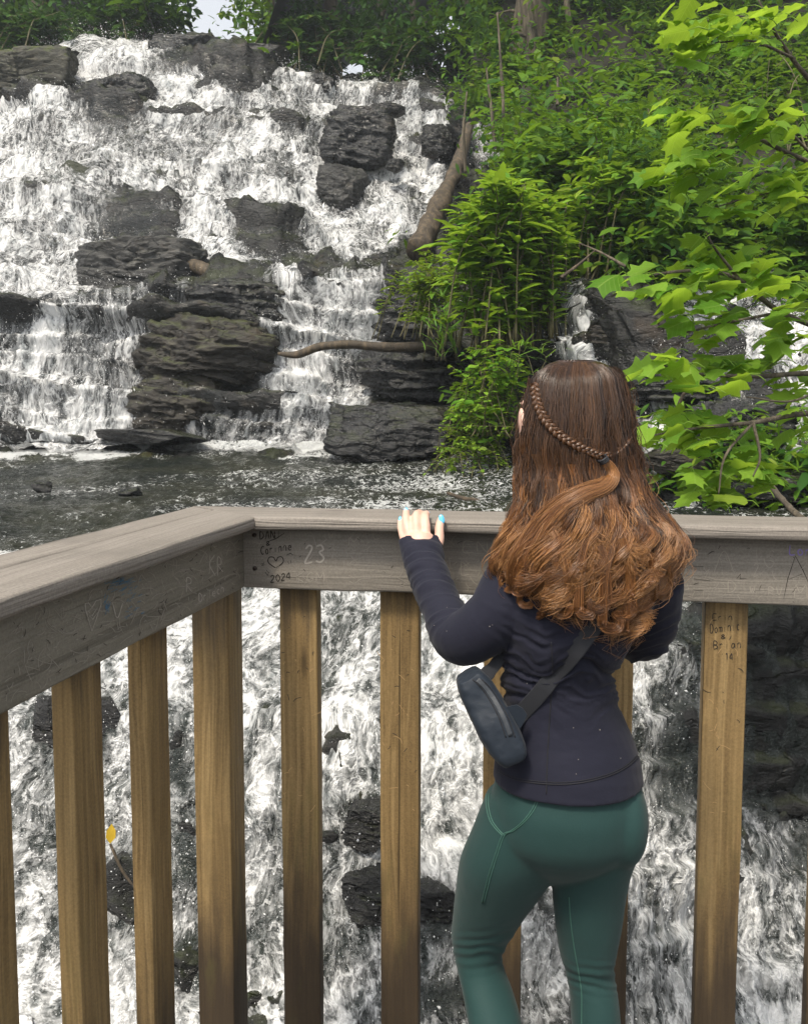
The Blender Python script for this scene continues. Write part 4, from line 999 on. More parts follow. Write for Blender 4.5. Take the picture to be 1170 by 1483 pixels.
tree('forest_tree', 1240, 120, 15, 15, .3, 11, 'trunk beyond the right edge of the slope', M_forest, (3.8, 7, 900), .19, seed=9, low=[(1150, 120, 14.6, 46, 260)])
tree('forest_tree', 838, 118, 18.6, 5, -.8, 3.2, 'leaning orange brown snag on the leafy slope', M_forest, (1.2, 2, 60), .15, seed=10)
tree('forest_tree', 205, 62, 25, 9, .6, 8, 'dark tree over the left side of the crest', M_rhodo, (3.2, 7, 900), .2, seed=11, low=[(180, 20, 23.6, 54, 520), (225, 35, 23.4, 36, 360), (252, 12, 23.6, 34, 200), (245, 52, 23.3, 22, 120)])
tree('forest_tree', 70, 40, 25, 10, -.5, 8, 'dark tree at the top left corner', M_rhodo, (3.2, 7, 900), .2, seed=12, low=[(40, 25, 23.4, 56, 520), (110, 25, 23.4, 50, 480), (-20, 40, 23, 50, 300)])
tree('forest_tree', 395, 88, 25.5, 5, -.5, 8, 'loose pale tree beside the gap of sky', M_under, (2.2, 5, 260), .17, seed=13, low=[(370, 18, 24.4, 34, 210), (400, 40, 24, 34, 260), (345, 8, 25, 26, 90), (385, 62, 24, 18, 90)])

# ---- shrubs
def shrub(name, base, d, tops, label, mat, tm, size, n_per, seed, stem_r=.008, spread=.5, cat='shrub', group=None, leafy=.75, droop=.25, whorl=0, mat_stem=None, arch=.0, dj=.5):
    """stems from around the base point to each top (X,Y); leaves on the upper part of every stem"""
    r = np.random.default_rng(seed); b = PT(*base, d); t = empty(name, b.tolist()); tag(t, label, cat, group)
    sa, la = Acc(), Acc()
    for (X, Y) in tops:
        e = PT(X, Y, d + r.uniform(-dj, dj)); s = b + np.array([r.normal(0, .12), r.normal(0, .12), -.1]) * spread * 2
        m = (s + e) / 2 + np.array([0, 0, .15 * np.linalg.norm(e - s)]) + r.normal(0, .04, 3) + (e - s) * [-.15, 0, 0]
        P = spline([s, m, e], 14); V, Fc = tube(P, np.linspace(stem_r, stem_r * .35, 14), 5); sa.add(V, Fc)
        u = 1 - leafy * r.random(n_per) ** 1.3
        if whorl: u = np.where(r.random(n_per) < whorl, 1 - .05 * r.random(n_per), u)
        i = np.minimum((u * 13).astype(int), 12); ff_ = (u * 13 - i)[:, None]
        p = P[i] * (1 - ff_) + P[i + 1] * ff_; T = unit(P[i + 1] - P[i])
        a = r.uniform(0, 6.28, n_per); o = unit(np.stack([np.cos(a), np.sin(a), r.normal(0, .15, n_per)], -1))
        ax = unit(o + T * r.uniform(.05, .8, (n_per, 1)) + [0, 0, -droop]); nm = unit(T * .6 + [0, 0, 1.] + r.normal(0, .25, (n_per, 3)))
        sz = size * np.exp(r.normal(0, .25, n_per)) * (.65 + .35 * np.minimum(1, (1 - u) * 6 + .3))
        V, Fc = leaves(tm, p, ax, nm, sz); la.add(V, Fc)
    sa.build('stem', mat_stem or M_stem, t); la.build('foliage', mat, t)
    return t
r = np.random.default_rng(5)
def tops(n, x0, x1, f_top, dy=60, seed=0):
    q = np.random.default_rng(seed); X = q.uniform(x0, x1, n); return [(x, f_top(x) + abs(q.normal(0, dy))) for x in X]
arc = lambda cx, w, top, drop: (lambda x: top + drop * ((x - cx) / w) ** 2)
shrub('tall_shrub', (715, 478), 9.0, tops(50, 640, 800, arc(735, 85, 250, 80), 50, 1), 'tall fresh green shrub with long narrow leaves in the middle of the bank', M_shrub, LANCE, .185, 46, 41, .012, .9, droop=.08, leafy=.9)
shrub('tall_shrub', (770, 470), 9.3, tops(30, 735, 830, arc(785, 55, 272, 60), 50, 2), 'fresh green shrub pressed against the right of the tallest narrow leaved one', M_shrub, LANCE, .17, 46, 42, .012, .8, droop=.12, leafy=.9)
shrub('low_shrub', (610, 462), 10.2, tops(34, 575, 665, arc(630, 60, 362, 40), 36, 3), 'low yellow green plants on the ledge left of the tall shrub', M_hang, LANCE, .11, 34, 43, .006, 1.2)
shrub('sapling', (866, 330), 10.4, [(864, 168), (850, 205), (880, 215), (838, 232), (890, 245), (862, 190)], 'slim sapling with whorled leaves standing behind the bare branch', M_shrub, LANCE, .17, 34, 44, .014, .3, leafy=.8)
shrub('broadleaf_shrub', (868, 385), 9.6, tops(26, 808, 935, arc(868, 70, 222, 50), 50, 4), 'broad leaved shrub with rosettes right of the tall shrub', M_shrub, RHODO, .19, 26, 45, .014, .8, whorl=.45, leafy=.6, droop=.05)
shrub('broadleaf_shrub', (950, 380), 10, tops(30, 880, 1010, arc(940, 75, 290, 40), 50, 5), 'darker broad leaved shrub just behind the bright overhanging branch', M_under, OVAL, .16, 30, 46, .012, .8)
shrub('broadleaf_shrub', (1090, 350), 10.4, tops(34, 1000, 1200, arc(1100, 110, 262, 30), 40, 6), 'leafy shrub above the right hand cascade', M_under, OVAL, .15, 30, 47, .012, 1.2)
shrub('small_leaf_bush', (700, 600), 8.6, tops(36, 652, 765, arc(708, 60, 492, 40), 55, 7), 'small leaved bush hanging over the pool beside the hair', M_shrub, OVAL, .082, 34, 48, .006, 1., leafy=.85)
shrub('small_leaf_bush', (685, 655), 8.5, tops(26, 632, 745, arc(690, 60, 580, 30), 36, 8), 'yellow green creeper at the water edge under the small leaved bush', M_hang, OVAL, .06, 36, 49, .005, 1.1, leafy=.9)
shrub('sprig', (712, 560), 8.4, [(690, 470), (706, 462), (722, 478), (738, 500), (748, 545), (680, 505)], 'rounded leaf sprig rising above the small leaved bush', M_shrub, OVAL, .12, 14, 50, .006, .4, leafy=.5)
shrub('grass_tuft', (650, 508), 8.9, [(628, 440), (640, 425), (652, 432), (664, 440), (672, 455), (622, 462), (646, 446), (660, 470)], 'arching grass tuft at the foot of the tall shrub', M_grass, BLADE, .24, 10, 51, .004, .5, leafy=.95, droop=-.5, cat='grass')
shrub('grass_tuft', (770, 535), 8.0, [(745, 505), (760, 500), (780, 508), (752, 522)], 'short grass tuft beside the top of the head', M_grass, BLADE, .26, 10, 52, .004, .4, leafy=.95, droop=-.4, cat='grass')
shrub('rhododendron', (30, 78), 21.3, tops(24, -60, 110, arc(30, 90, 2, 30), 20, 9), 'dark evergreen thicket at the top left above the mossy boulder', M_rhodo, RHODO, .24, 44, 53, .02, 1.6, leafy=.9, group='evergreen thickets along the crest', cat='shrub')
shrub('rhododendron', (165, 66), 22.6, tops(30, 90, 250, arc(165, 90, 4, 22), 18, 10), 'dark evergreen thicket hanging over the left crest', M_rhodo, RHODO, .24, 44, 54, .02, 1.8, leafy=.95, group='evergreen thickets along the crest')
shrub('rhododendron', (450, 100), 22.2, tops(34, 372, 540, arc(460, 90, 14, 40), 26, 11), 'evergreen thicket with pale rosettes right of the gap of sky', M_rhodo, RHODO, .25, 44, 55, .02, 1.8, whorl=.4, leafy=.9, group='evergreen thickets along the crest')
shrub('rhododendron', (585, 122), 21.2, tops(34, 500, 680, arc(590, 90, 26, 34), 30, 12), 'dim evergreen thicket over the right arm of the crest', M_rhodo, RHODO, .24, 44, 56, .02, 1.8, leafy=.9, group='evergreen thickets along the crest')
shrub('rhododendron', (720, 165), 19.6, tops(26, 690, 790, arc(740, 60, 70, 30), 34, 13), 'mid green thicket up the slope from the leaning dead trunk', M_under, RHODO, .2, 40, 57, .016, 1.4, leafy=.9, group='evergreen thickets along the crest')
shrub('understory_shrub', (850, 260), 14, tops(34, 780, 920, arc(840, 90, 150, 40), 50, 14), 'airy shrub on the slope below the thickest trunk', M_under, OVAL, .16, 30, 58, .014, 1.6, group='shrubs scattered on the slope')
shrub('understory_shrub', (980, 240), 14.5, tops(36, 900, 1060, arc(980, 90, 110, 40), 60, 15), 'shrub on the slope behind the middle bright leaves', M_under, OVAL, .16, 30, 59, .014, 1.6, group='shrubs scattered on the slope')
shrub('understory_shrub', (1120, 220), 13.4, tops(36, 1040, 1220, arc(1120, 90, 60, 40), 70, 16), 'shrub on the slope at the right edge behind the bright leaves', M_under, OVAL, .16, 30, 60, .014, 1.6, group='shrubs scattered on the slope')
shrub('understory_shrub', (750, 150), 17.5, tops(30, 700, 800, arc(725, 80, 70, 30), 50, 17), 'shrub on the slope in front of the slimmer mossy trunk', M_under, OVAL, .18, 30, 61, .014, 1.6, group='shrubs scattered on the slope')

# ---- overhanging tulip tree at the right
tt = empty('tulip_tree', PT(1420, 1250, 3.1).tolist()); tag(tt, 'overhanging tree at the right with bright yellow green lobed leaves', 'tree')
r = np.random.default_rng(77)
br = [[(1400, 240, 3.2), (1230, 170, 3.0), (1165, 108, 2.9), (1130, 60, 2.85), (1108, 22, 2.8), (1085, -30, 2.8)], [(1108, 30, 2.8), (1060, 24, 2.7), (1000, 36, 2.65)], [(1150, 85, 2.88), (1090, 60, 2.75), (1035, 62, 2.7)],
      [(1400, 330, 3.2), (1240, 262, 3.0), (1150, 226, 2.9), (1085, 195, 2.8), (1030, 178, 2.7), (985, 190, 2.65)], [(1085, 195, 2.8), (1040, 225, 2.7), (975, 238, 2.65)], [(1190, 240, 2.9), (1130, 180, 2.8), (1080, 155, 2.75)], [(1230, 300, 2.95), (1120, 280, 2.85), (1035, 300, 2.75)],
      [(1400, 560, 3.1), (1250, 500, 2.9), (1130, 452, 2.75), (1070, 405, 2.65), (1010, 392, 2.55), (930, 402, 2.5), (885, 430, 2.45)], [(1070, 405, 2.65), (1035, 360, 2.6), (1022, 335, 2.58)], [(1130, 452, 2.75), (1040, 470, 2.6), (960, 490, 2.5)],
      [(1400, 600, 3.0), (1220, 545, 2.8), (1090, 545, 2.65), (1000, 540, 2.55), (940, 522, 2.5)], [(1220, 545, 2.8), (1150, 580, 2.65), (1080, 575, 2.55)],
      [(1400, 640, 3.0), (1200, 600, 2.75), (1090, 612, 2.6), (1010, 620, 2.5), (935, 632, 2.45)], [(1090, 612, 2.6), (1050, 660, 2.5), (1040, 715, 2.45)], [(1090, 612, 2.6), (1100, 660, 2.5), (1090, 690, 2.48)], [(1420, 1300, 3.1), (1425, 800, 3.1), (1400, 400, 3.15), (1410, -200, 3.2)]]
for i, b in enumerate(br):
    n_ = 24; P = spline([PT(*p) for p in b], n_); main = i == len(br) - 1
    V, Fc = tube(P, np.linspace(.05, .03, n_) if main else np.linspace(.011 if len(b) > 4 else .005, .002, n_), 8)
    mesh('trunk' if main else 'branch', V, Fc, M_bark, tt)
clus = [(1035, 48, 70, 36, 15), (1110, 22, 60, 26, 7), (985, 60, 28, 24, 5), (990, 170, 45, 22, 8), (1060, 172, 60, 26, 9), (1010, 232, 70, 26, 13), (1120, 175, 50, 30, 7), (1085, 285, 80, 28, 12), (1150, 260, 40, 30, 6), (960, 262, 26, 14, 4),
        (1030, 362, 40, 24, 4), (955, 415, 70, 20, 9), (1075, 400, 80, 34, 16), (1130, 420, 50, 40, 10), (1130, 485, 50, 40, 10), (1010, 462, 70, 30, 11), (1050, 530, 95, 26, 15), (965, 532, 40, 18, 6), (1140, 560, 40, 30, 5), (1010, 618, 80, 24, 13), (1060, 680, 55, 32, 11), (985, 640, 45, 18, 7), (1050, 722, 24, 12, 3), (1105, 690, 20, 15, 2), (1000, 712, 20, 16, 3), (1155, 610, 25, 20, 2)]
lv, st = Acc(), Acc(); PB_, AX, NM, SZ = [], [], [], []
for (cx, cy, rx, ry, n_) in clus:
    for _ in range(int(n_ * 2.1)):
        X, Y = cx + np.clip(r.normal(0, .55), -1.1, 1.1) * rx, cy + np.clip(r.normal(0, .55), -1.1, 1.1) * ry
        d = 2.45 + .4 * (X - 900) / 270 + r.normal(0, .10); PB_.append(PT(X, Y, d))
        yaw = math.pi + r.normal(0, .75); AX.append((math.cos(yaw), math.sin(yaw) * .9, r.normal(-.18, .22)))
        NM.append((r.normal(0, .28), r.normal(-.12, .30), 1.)); SZ.append(.074 * math.exp(min(.28, r.normal(0, .22))))
PB_, AX, NM, SZ = map(np.array, (PB_, AX, NM, SZ))
bend = np.c_[r.uniform(-.05, .42, len(SZ)), r.normal(-.02, .22, len(SZ))]
AX = unit(AX); start = PB_ - AX * SZ[:, None] * .45
V, Fc = leaves(TULIP, start, AX, NM, SZ, bend)
st.add(V, Fc, luv=np.tile(TULIP[0], (len(SZ), 1)))
for i in range(len(SZ)):
    a = start[i]; b = a - AX[i] * SZ[i] * r.uniform(.3, .8) - np.array([0, 0, r.uniform(0, .03)])
    V, Fc = tube(spline([b, (a + b) / 2 + [0, 0, .008], a], 5), [.0018, .0014, .0012, .001, .001], 5); st.add(V, Fc, luv=np.zeros((len(V), 3)))
st.build('foliage', M_tulip, tt)
# one fallen yellow leaf on the rocks below the left uprights
V, Fc = leaves(OVAL, PT(160, 1222, 2.68)[None], np.array([[.1, .0, 1.]]), np.array([[.3, -1, .2]]), np.array([.06]))
M_yl = plain('yellow_leaf', (.5, .33, .02), .6); tag(mesh('fallen_leaf', V, Fc, M_yl), 'single yellow fallen leaf beside the pale twig', 'leaf')
# =================================================================== the woman at the railing
from mathutils.bvhtree import BVHTree
def pxm(px, d): return px * d / F
def loft(rings, k=36, pw=2.0):
    """rings: (centre, half axis a, half axis b) -> closed tube of superellipses"""
    a = np.arange(k) * 2 * np.pi / k
    ca = np.sign(np.cos(a)) * np.abs(np.cos(a)) ** (2 / pw); sa = np.sign(np.sin(a)) * np.abs(np.sin(a)) ** (2 / pw)
    V = np.concatenate([np.asarray(c)[None] + ca[:, None] * np.asarray(x)[None] + sa[:, None] * np.asarray(y)[None] for c, x, y in rings])
    n = len(rings); i = np.arange(n - 1)[:, None] * k; j = np.arange(k)[None]
    Q = np.stack([i + j, i + (j + 1) % k, i + k + (j + 1) % k, i + k + j], -1).reshape(-1, 4)
    T = np.concatenate([Q[:, [0, 1, 2]], Q[:, [0, 2, 3]]])
    V = np.concatenate([V, [rings[0][0]], [rings[-1][0]]]); c0, c1 = n * k, n * k + 1
    ex = np.array([[(q + 1) % k, q, c0] for q in range(k)] + [[(n - 1) * k + q, (n - 1) * k + (q + 1) % k, c1] for q in range(k)])
    return V, np.concatenate([T, ex])
def resample(rings, m):
    A = np.array([np.concatenate([np.asarray(c), np.asarray(x), np.asarray(y)]) for c, x, y in rings])
    t = np.linspace(0, len(A) - 1 - 1e-9, m); i = t.astype(int); f = (t - i)[:, None]
    Q = np.concatenate([[2 * A[0] - A[1]], A, [2 * A[-1] - A[-2]]])
    p0, p1, p2, p3 = Q[i], Q[i + 1], Q[i + 2], Q[i + 3]
    R_ = .5 * (2 * p1 + (p2 - p0) * f + (2 * p0 - 5 * p1 + 4 * p2 - p3) * f ** 2 + (3 * p1 - p0 - 3 * p2 + p3) * f ** 3)
    return [(q[:3], q[3:6], q[6:]) for q in R_]
def hring(Y, l, r_, d, ry, grow=0.):
    return (PT((l + r_) / 2, Y, d), (pxm((r_ - l) / 2, d) + grow, 0, 0), (0, ry + grow, 0))
def limbloft(pts, grow=0., m=30, flat=None):
    P = np.array([PT(p[0], p[1], p[2]) for p in pts]); rr = np.array([p[3] for p in pts]) + grow
    Ps = spline(P, m); rs = np.interp(np.linspace(0, len(rr) - 1, m), np.arange(len(rr)), rr)
    T, N, B = frames(Ps)
    if flat is not None:     # flatten towards the end, thin axis = along the given direction
        fd, w0 = flat; w = sstep(w0, 1, np.linspace(0, 1, m))
    rings = []
    for i in range(m):
        if flat is not None:
            b = np.asarray(fd) - T[i] * np.dot(fd, T[i]); b /= np.linalg.norm(b); n = np.cross(T[i], b)
            rings.append((Ps[i], n * rs[i] * (1 + .12 * w[i]), b * rs[i] * (1 - .42 * w[i])))
        else: rings.append((Ps[i], N[i] * rs[i], B[i] * rs[i]))
    return loft(rings, 24)
def ball(c, ax, ay, az, k=3):
    V, Fc = ICO[k]; return np.asarray(c) + V[:, :1] * np.asarray(ax) + V[:, 1:2] * np.asarray(ay) + V[:, 2:] * np.asarray(az), Fc
def fuse(name, pieces, mat, voxel, smooth_it, parent=None, disp=None, post=2, loc=None):
    """weld overlapping closed pieces into one continuous skin"""
    acc = Acc()
    for V, Fc in pieces: acc.add(V, Fc)
    o = acc.build('tmp', None)
    m = o.modifiers.new('r', 'REMESH'); m.mode = 'VOXEL'; m.voxel_size = voxel; m.use_smooth_shade = True
    s = o.modifiers.new('s', 'SMOOTH'); s.factor = .5; s.iterations = smooth_it
    dg = bpy.context.evaluated_depsgraph_get(); dg.update(); ev = o.evaluated_get(dg); me = ev.to_mesh()
    n = len(me.vertices); V = np.empty(n * 3, np.float32); me.vertices.foreach_get('co', V); V = V.reshape(-1, 3).astype(float)
    N = np.empty(n * 3, np.float32); me.vertices.foreach_get('normal', N); N = N.reshape(-1, 3).astype(float)
    Fc = [list(p.vertices) for p in me.polygons]
    Fq = np.array([f if len(f) == 4 else f + [f[-1]] for f in Fc]) if all(len(f) == 4 for f in Fc) else Fc
    ev.to_mesh_clear(); me0 = o.data; bpy.data.objects.remove(o); bpy.data.meshes.remove(me0)
    if disp is not None: V = V + N * disp(V, N)[:, None]
    return mesh(name, V, Fq, mat, parent, loc=loc), V, Fq, N
def bvh_of(V, Fq): return BVHTree.FromPolygons([tuple(v) for v in V], [tuple(int(i) for i in f) for f in Fq])
def onsurf(bvh, pts, lift=.0015):
    """project photo points onto a surface along the line of sight"""
    out = []
    o = Vector((0, 0, HC))
    for X, Y in pts:
        d = PV(X, Y, 1.) - o; h = bvh.ray_cast(o, d.normalized())
        if h[0] is not None: out.append(np.array(h[0] + h[1] * lift if h[1].dot(d) < 0 else h[0] - h[1] * lift))
    return np.array(out)
def to_px(V):
    q = V - np.array([0, 0, HC]); dep = q[:, 1] * cP - q[:, 2] * sP; up = q[:, 1] * sP + q[:, 2] * cP
    return 585 + F * q[:, 0] / dep, CY - F * up / dep

# ---- measurements (photo outlines at the depth of the body)
TORSO = [(1128, 713, 931, 1.585, .118), (1092, 717, 924, 1.59, .112), (1060, 725, 912, 1.595, .100), (1022, 733, 892, 1.60, .091), (985, 734, 881, 1.605, .086),
         (950, 729, 891, 1.60, .093), (905, 720, 922, 1.59, .105), (860, 716, 948, 1.585, .110), (815, 722, 955, 1.59, .102), (775, 752, 925, 1.60, .082), (745, 792, 886, 1.605, .062)]
NECK = [(745, 795, 882, 1.605, .06), (715, 803, 872, 1.605, .055), (680, 800, 868, 1.61, .056), (640, 795, 865, 1.615, .06)]
LARM = [(752, 846, 1.585, .062), (714, 896, 1.575, .050), (669, 924, 1.612, .0465), (645, 890, 1.68, .037), (628, 852, 1.755, .0335), (617, 822, 1.815, .0345), (611, 797, 1.855, .038), (609, 781, 1.872, .0385)]
RARM = [(938, 842, 1.60, .060), (944, 884, 1.625, .046), (938, 912, 1.655, .041), (923, 922, 1.70, .037), (905, 893, 1.77, .035), (884, 825, 1.84, .032), (872, 785, 1.875, .031)]
PELV = [(1085, 722, 920, 1.59, .098), (1130, 714, 929, 1.587, .112), (1165, 707, 936, 1.585, .118), (1205, 708, 935, 1.588, .112), (1232, 724, 916, 1.60, .092), (1256, 752, 892, 1.615, .06), (1272, 780, 850, 1.62, .03)]
LLEG = [(1150, 704, 812, 1.60, .085), (1200, 683, 838, 1.605, .092), (1245, 664, 815, 1.625, .090), (1290, 657, 785, 1.655, .078), (1318, 654, 764, 1.675, .070), (1350, 651, 744, 1.695, .062), (1375, 654, 730, 1.70, .058), (1400, 659, 731, 1.69, .058),
        (1440, 668, 746, 1.66, .060), (1483, 675, 758, 1.63, .060), (1560, 692, 772, 1.585, .055), (1650, 712, 778, 1.545, .046), (1740, 730, 780, 1.51, .036), (1800, 737, 783, 1.49, .036)]
RLEG = [(1150, 830, 934, 1.60, .085), (1200, 808, 936, 1.602, .092), (1245, 800, 917, 1.61, .086), (1290, 798, 908, 1.618, .075), (1330, 801, 902, 1.622, .068), (1380, 808, 893, 1.628, .060), (1402, 815, 890, 1.63, .056),
        (1440, 823, 896, 1.62, .058), (1483, 826, 900, 1.61, .058), (1560, 834, 902, 1.595, .053), (1650, 846, 900, 1.58, .043), (1740, 858, 898, 1.565, .034), (1782, 860, 898, 1.56, .034)]
HCEN = PT(831, 607, 1.61); hf = unit(np.array([-.58, .81, 0.])); hr = np.array([hf[1], -hf[0], 0.]); up3 = np.array([0, 0, 1.])
def HP(a, b, c): return HCEN + hr * a + hf * b + up3 * c
FING = {'little': [(589, 792, 1.862), (583, 776, 1.874), (580, 763, 1.892), (580, 753, 1.914)], 'ring': [(596, 789, 1.86), (590, 765, 1.874), (588, 749, 1.896), (588, 740, 1.925)],
        'middle': [(606, 786, 1.86), (603, 760, 1.872), (603, 746, 1.893), (607, 742, 1.93)], 'index': [(617, 784, 1.86), (617, 762, 1.871), (616, 749, 1.89), (618, 744, 1.925)],
        'thumb': [(628, 800, 1.855), (636, 783, 1.868), (636, 765, 1.88), (639, 752, 1.90)]}
FR = {'little': (.0085, .0065), 'ring': (.0098, .0075), 'middle': (.0102, .0078), 'index': (.0100, .0076), 'thumb': (.0118, .0088)}
RF = [[(862 + 9 * k, 772 - abs(k - 1.2) * 1.5, 1.885), (860 + 10 * k, 757, 1.893), (860 + 10 * k, 750, 1.91), (861 + 10 * k, 748, 1.945)] for k in range(4)] + [[(858, 785, 1.88), (850, 770, 1.888), (849, 760, 1.90)]]
M_skin = NT('skin'); _n = M_skin.noise(M_skin.coord('Object'), 60, 4)
M_skin.set(base=M_skin.mix(_n, (.56, .33, .25), (.68, .44, .35)), rough=.5, sub=.12, normal=M_skin.bump(_n, .12, .002)); M_skin.b.inputs['Subsurface Radius'].default_value = (.012, .005, .003); M_skin = M_skin.m
def fabric(name, a, b, sheen, seed, rough=.82, scale=260):
    t = NT(name); v = t.coord('Object')
    n = t.noise(v, scale, 3, .7); m = t.noise(v, 9, 4)
    t.set(base=t.mix(t.math('MULTIPLY', t.math('ADD', n, m), .5), a, b), rough=rough, sheen=sheen, spec=.25, normal=t.bump(n, .25, .0012))
    t.b.inputs['Sheen Roughness'].default_value = .5
    return t.m
M_jacket = fabric('dark_navy_jersey', (.005, .0055, .0125), (.012, .0125, .0255), .06, 1)
M_legging = fabric('green_legging_knit', (.0095, .032, .030), (.017, .050, .047), .06, 2, .72)
M_seam = plain('green_seam', (.035, .10, .078), .7, .2, 90)
M_dseam = plain('dark_seam', (.006, .006, .009), .8, .2, 90)

# ---- body: one continuous skin
def shrink(rings, k): return [(c, np.asarray(x) * k, np.asarray(y) * k) for c, x, y in rings]
pieces = [loft(resample(shrink([hring(*q) for q in TORSO], .90), 40)), loft(resample([hring(*q) for q in NECK], 12)), loft(resample(shrink([hring(*q) for q in PELV], .88), 16)),
          loft(resample(shrink([hring(*q) for q in LLEG], .90), 50)), loft(resample(shrink([hring(*q) for q in RLEG], .90), 50)),
          limbloft(LARM, -.007), limbloft(RARM, -.007)]
pieces += [ball(HCEN, hr * .068, hf * .088, up3 * .098, 4), ball(HP(0, .040, -.062), hr * .052, hf * .056, up3 * .052), ball(HP(0, .082, -.098), hr * .02, hf * .016, up3 * .016), ball(HP(0, .098, -.022), hr * .0125, hf * .018, up3 * .022),
           ball(HP(0, .093, -.002), hr * .009, hf * .012, up3 * .03), ball(HP(0, .088, -.062), hr * .024, hf * .012, up3 * .010), ball(HP(-.050, .050, -.035), hr * .022, hf * .03, up3 * .026), ball(HP(.050, .050, -.035), hr * .022, hf * .03, up3 * .026),
           ball(HP(0, .080, .028), hr * .055, hf * .016, up3 * .012), ball(HP(-.071, -.002, -.012), hr * .008, hf * .016, up3 * .03), ball(HP(.069, -.002, -.012), hr * .006, hf * .016, up3 * .03)]
pieces += [ball(PT(757, 618, 1.585), (.0075, 0, 0), (0, .02, 0), (-.003, 0, .034)), ball(PT(756, 630, 1.60), (.007, 0, 0), (0, .03, 0), (0, 0, .03))]
for k_, p in FING.items():
    a, b = FR[k_]; V, Fc = tube(spline([PT(*q) for q in p], 14), np.linspace(a, b, 14), 12); pieces.append((V, Fc))
    pieces.append(ball(PT(*p[-1]), (b, 0, 0), (0, b, 0), (0, 0, b), 2))
pieces += [ball(PT(606, 788, 1.862), (.036, 0, 0), (0, .014, .004), (0, -.004, .028))]
for p in RF: pieces.append(tube(spline([PT(*q) for q in p], 12), np.linspace(.0098, .0076, 12), 12))
pieces += [ball(PT(868, 785, 1.882), (.034, 0, 0), (0, .013, 0), (0, 0, .028))]
for leg in (LLEG, RLEG):
    c = hring(*leg[-1])[0]; pieces.append(ball(c + [0, .06, -.045], (.036, 0, 0), (0, .11, 0), (0, 0, .032)))
person, BV, BF, BN = fuse('person', pieces, M_skin, .0034, 3, loc=(float(HCEN[0]), 1.6, 0))
tag(person, 'woman with long wavy brown hair, dark jacket and green leggings holding the railing', 'person')
eye_m = plain('eye_white', (.7, .7, .68), .2, .05); iris_m = plain('brown_iris', (.05, .025, .012), .15, .2)
for s in (-1, 1):
    V, Fc = ball(HP(s * .031, .078, .008), hr * .012, hf * .012, up3 * .012); mesh('eye', V, Fc, eye_m, person)
    V, Fc = ball(HP(s * .031, .0865, .008), hr * .0055, hf * .0045, up3 * .0055, 2); mesh('iris', V, Fc, iris_m, person.children[-1])
M_nail = NT('blue_nail'); M_nail.set(base=(.10, .46, .72), rough=.15, spec=.6, coat=.5); M_nail = M_nail.m
for k_, (X, Y, d, hx, hz, tl) in {'little': (579.5, 753, 1.905, .0040, .0078, 0), 'ring': (588, 741, 1.916, .0054, .0088, 0), 'thumb': (639.5, 752, 1.886, .0060, .0098, .25), 'middle': (608, 740, 1.938, .0055, .008, 0), 'index': (619, 742, 1.934, .0055, .008, 0)}.items():
    low_ = k_ in ('middle', 'index')
    V, Fc = ball(PT(X, Y, d), (hx, 0, tl * hx), (0, .0028 if not low_ else .008, 0), (-tl * hz, .003 if not low_ else 0, hz if not low_ else .003)); mesh('nail', V, Fc, M_nail, person)

# ---- leggings
def glute(X, Y, d, rx, ry, rz): return ball(PT(X, Y, d), (rx, 0, 0), (0, ry, 0), (0, 0, rz), 4)
lp = [loft(resample([hring(*q) for q in PELV], 20)), loft(resample([hring(*q) for q in LLEG], 70)), loft(resample([hring(*q) for q in RLEG], 70)),
      glute(806, 1186, 1.572, .080, .094, .098), glute(898, 1184, 1.570, .046, .082, .088)]
def leg_disp(V, N):
    X, Y = to_px(V); d = np.zeros(len(V))
    back = np.clip(-N[:, 1] * 1.5 + .4, 0, 1)
    for (xa, xb, yc, h, tilt) in ((640, 760, 1378, 26, .12), (790, 910, 1418, 22, -.25)):
        w = np.exp(-((Y - yc) / h) ** 2) * sstep(xa, xa + 20, X) * (1 - sstep(xb - 5, xb + 10, X)) * back
        u = (Y - yc) + tilt * (X - (xa + xb) / 2) + .004 * (X - (xa + xb) / 2) ** 2
        d += w * .0017 * np.sin(u / 2.1 + 2.2 * vnoise(np.c_[X / 26, Y / 26, X * 0], 5)) 
    d += .0012 * fbm(V * 16, 3, .5, 9)
    return d
leg, LV, LF, LN = fuse('leggings', lp, M_legging, .0042, 16, person, leg_disp)
lb_ = bvh_of(LV, LF)
def seam(name, pts, mat, parent, bvh, r=.0014, n=60, lift=.0006):
    P = onsurf(bvh, spline(np.c_[np.array(pts, float), np.zeros(len(pts))], n)[:, :2], lift)
    if len(P) > 3:
        V, Fc = tube(P, r, 6); return mesh(name, V, Fc, mat, parent)
for off in (-1.6, 1.8):
    seam('seam', [(779 + off, 1155), (772 + off, 1172), (758 + off, 1190), (742 + off, 1203), (729 + off, 1210), (718 + off, 1240), (708 + off, 1272), (699 + off, 1308)], M_seam, leg, lb_, .0010)
    seam('seam', [(706 + off, 1150), (706 + off, 1168), (711 + off, 1188), (720 + off, 1201), (729 + off, 1210)], M_seam, leg, lb_, .0010)
seam('seam', [(824, 1300), (826, 1330), (831, 1370), (838, 1410), (842, 1440), (842, 1482), (842, 1530)], M_seam, leg, lb_, .0011)
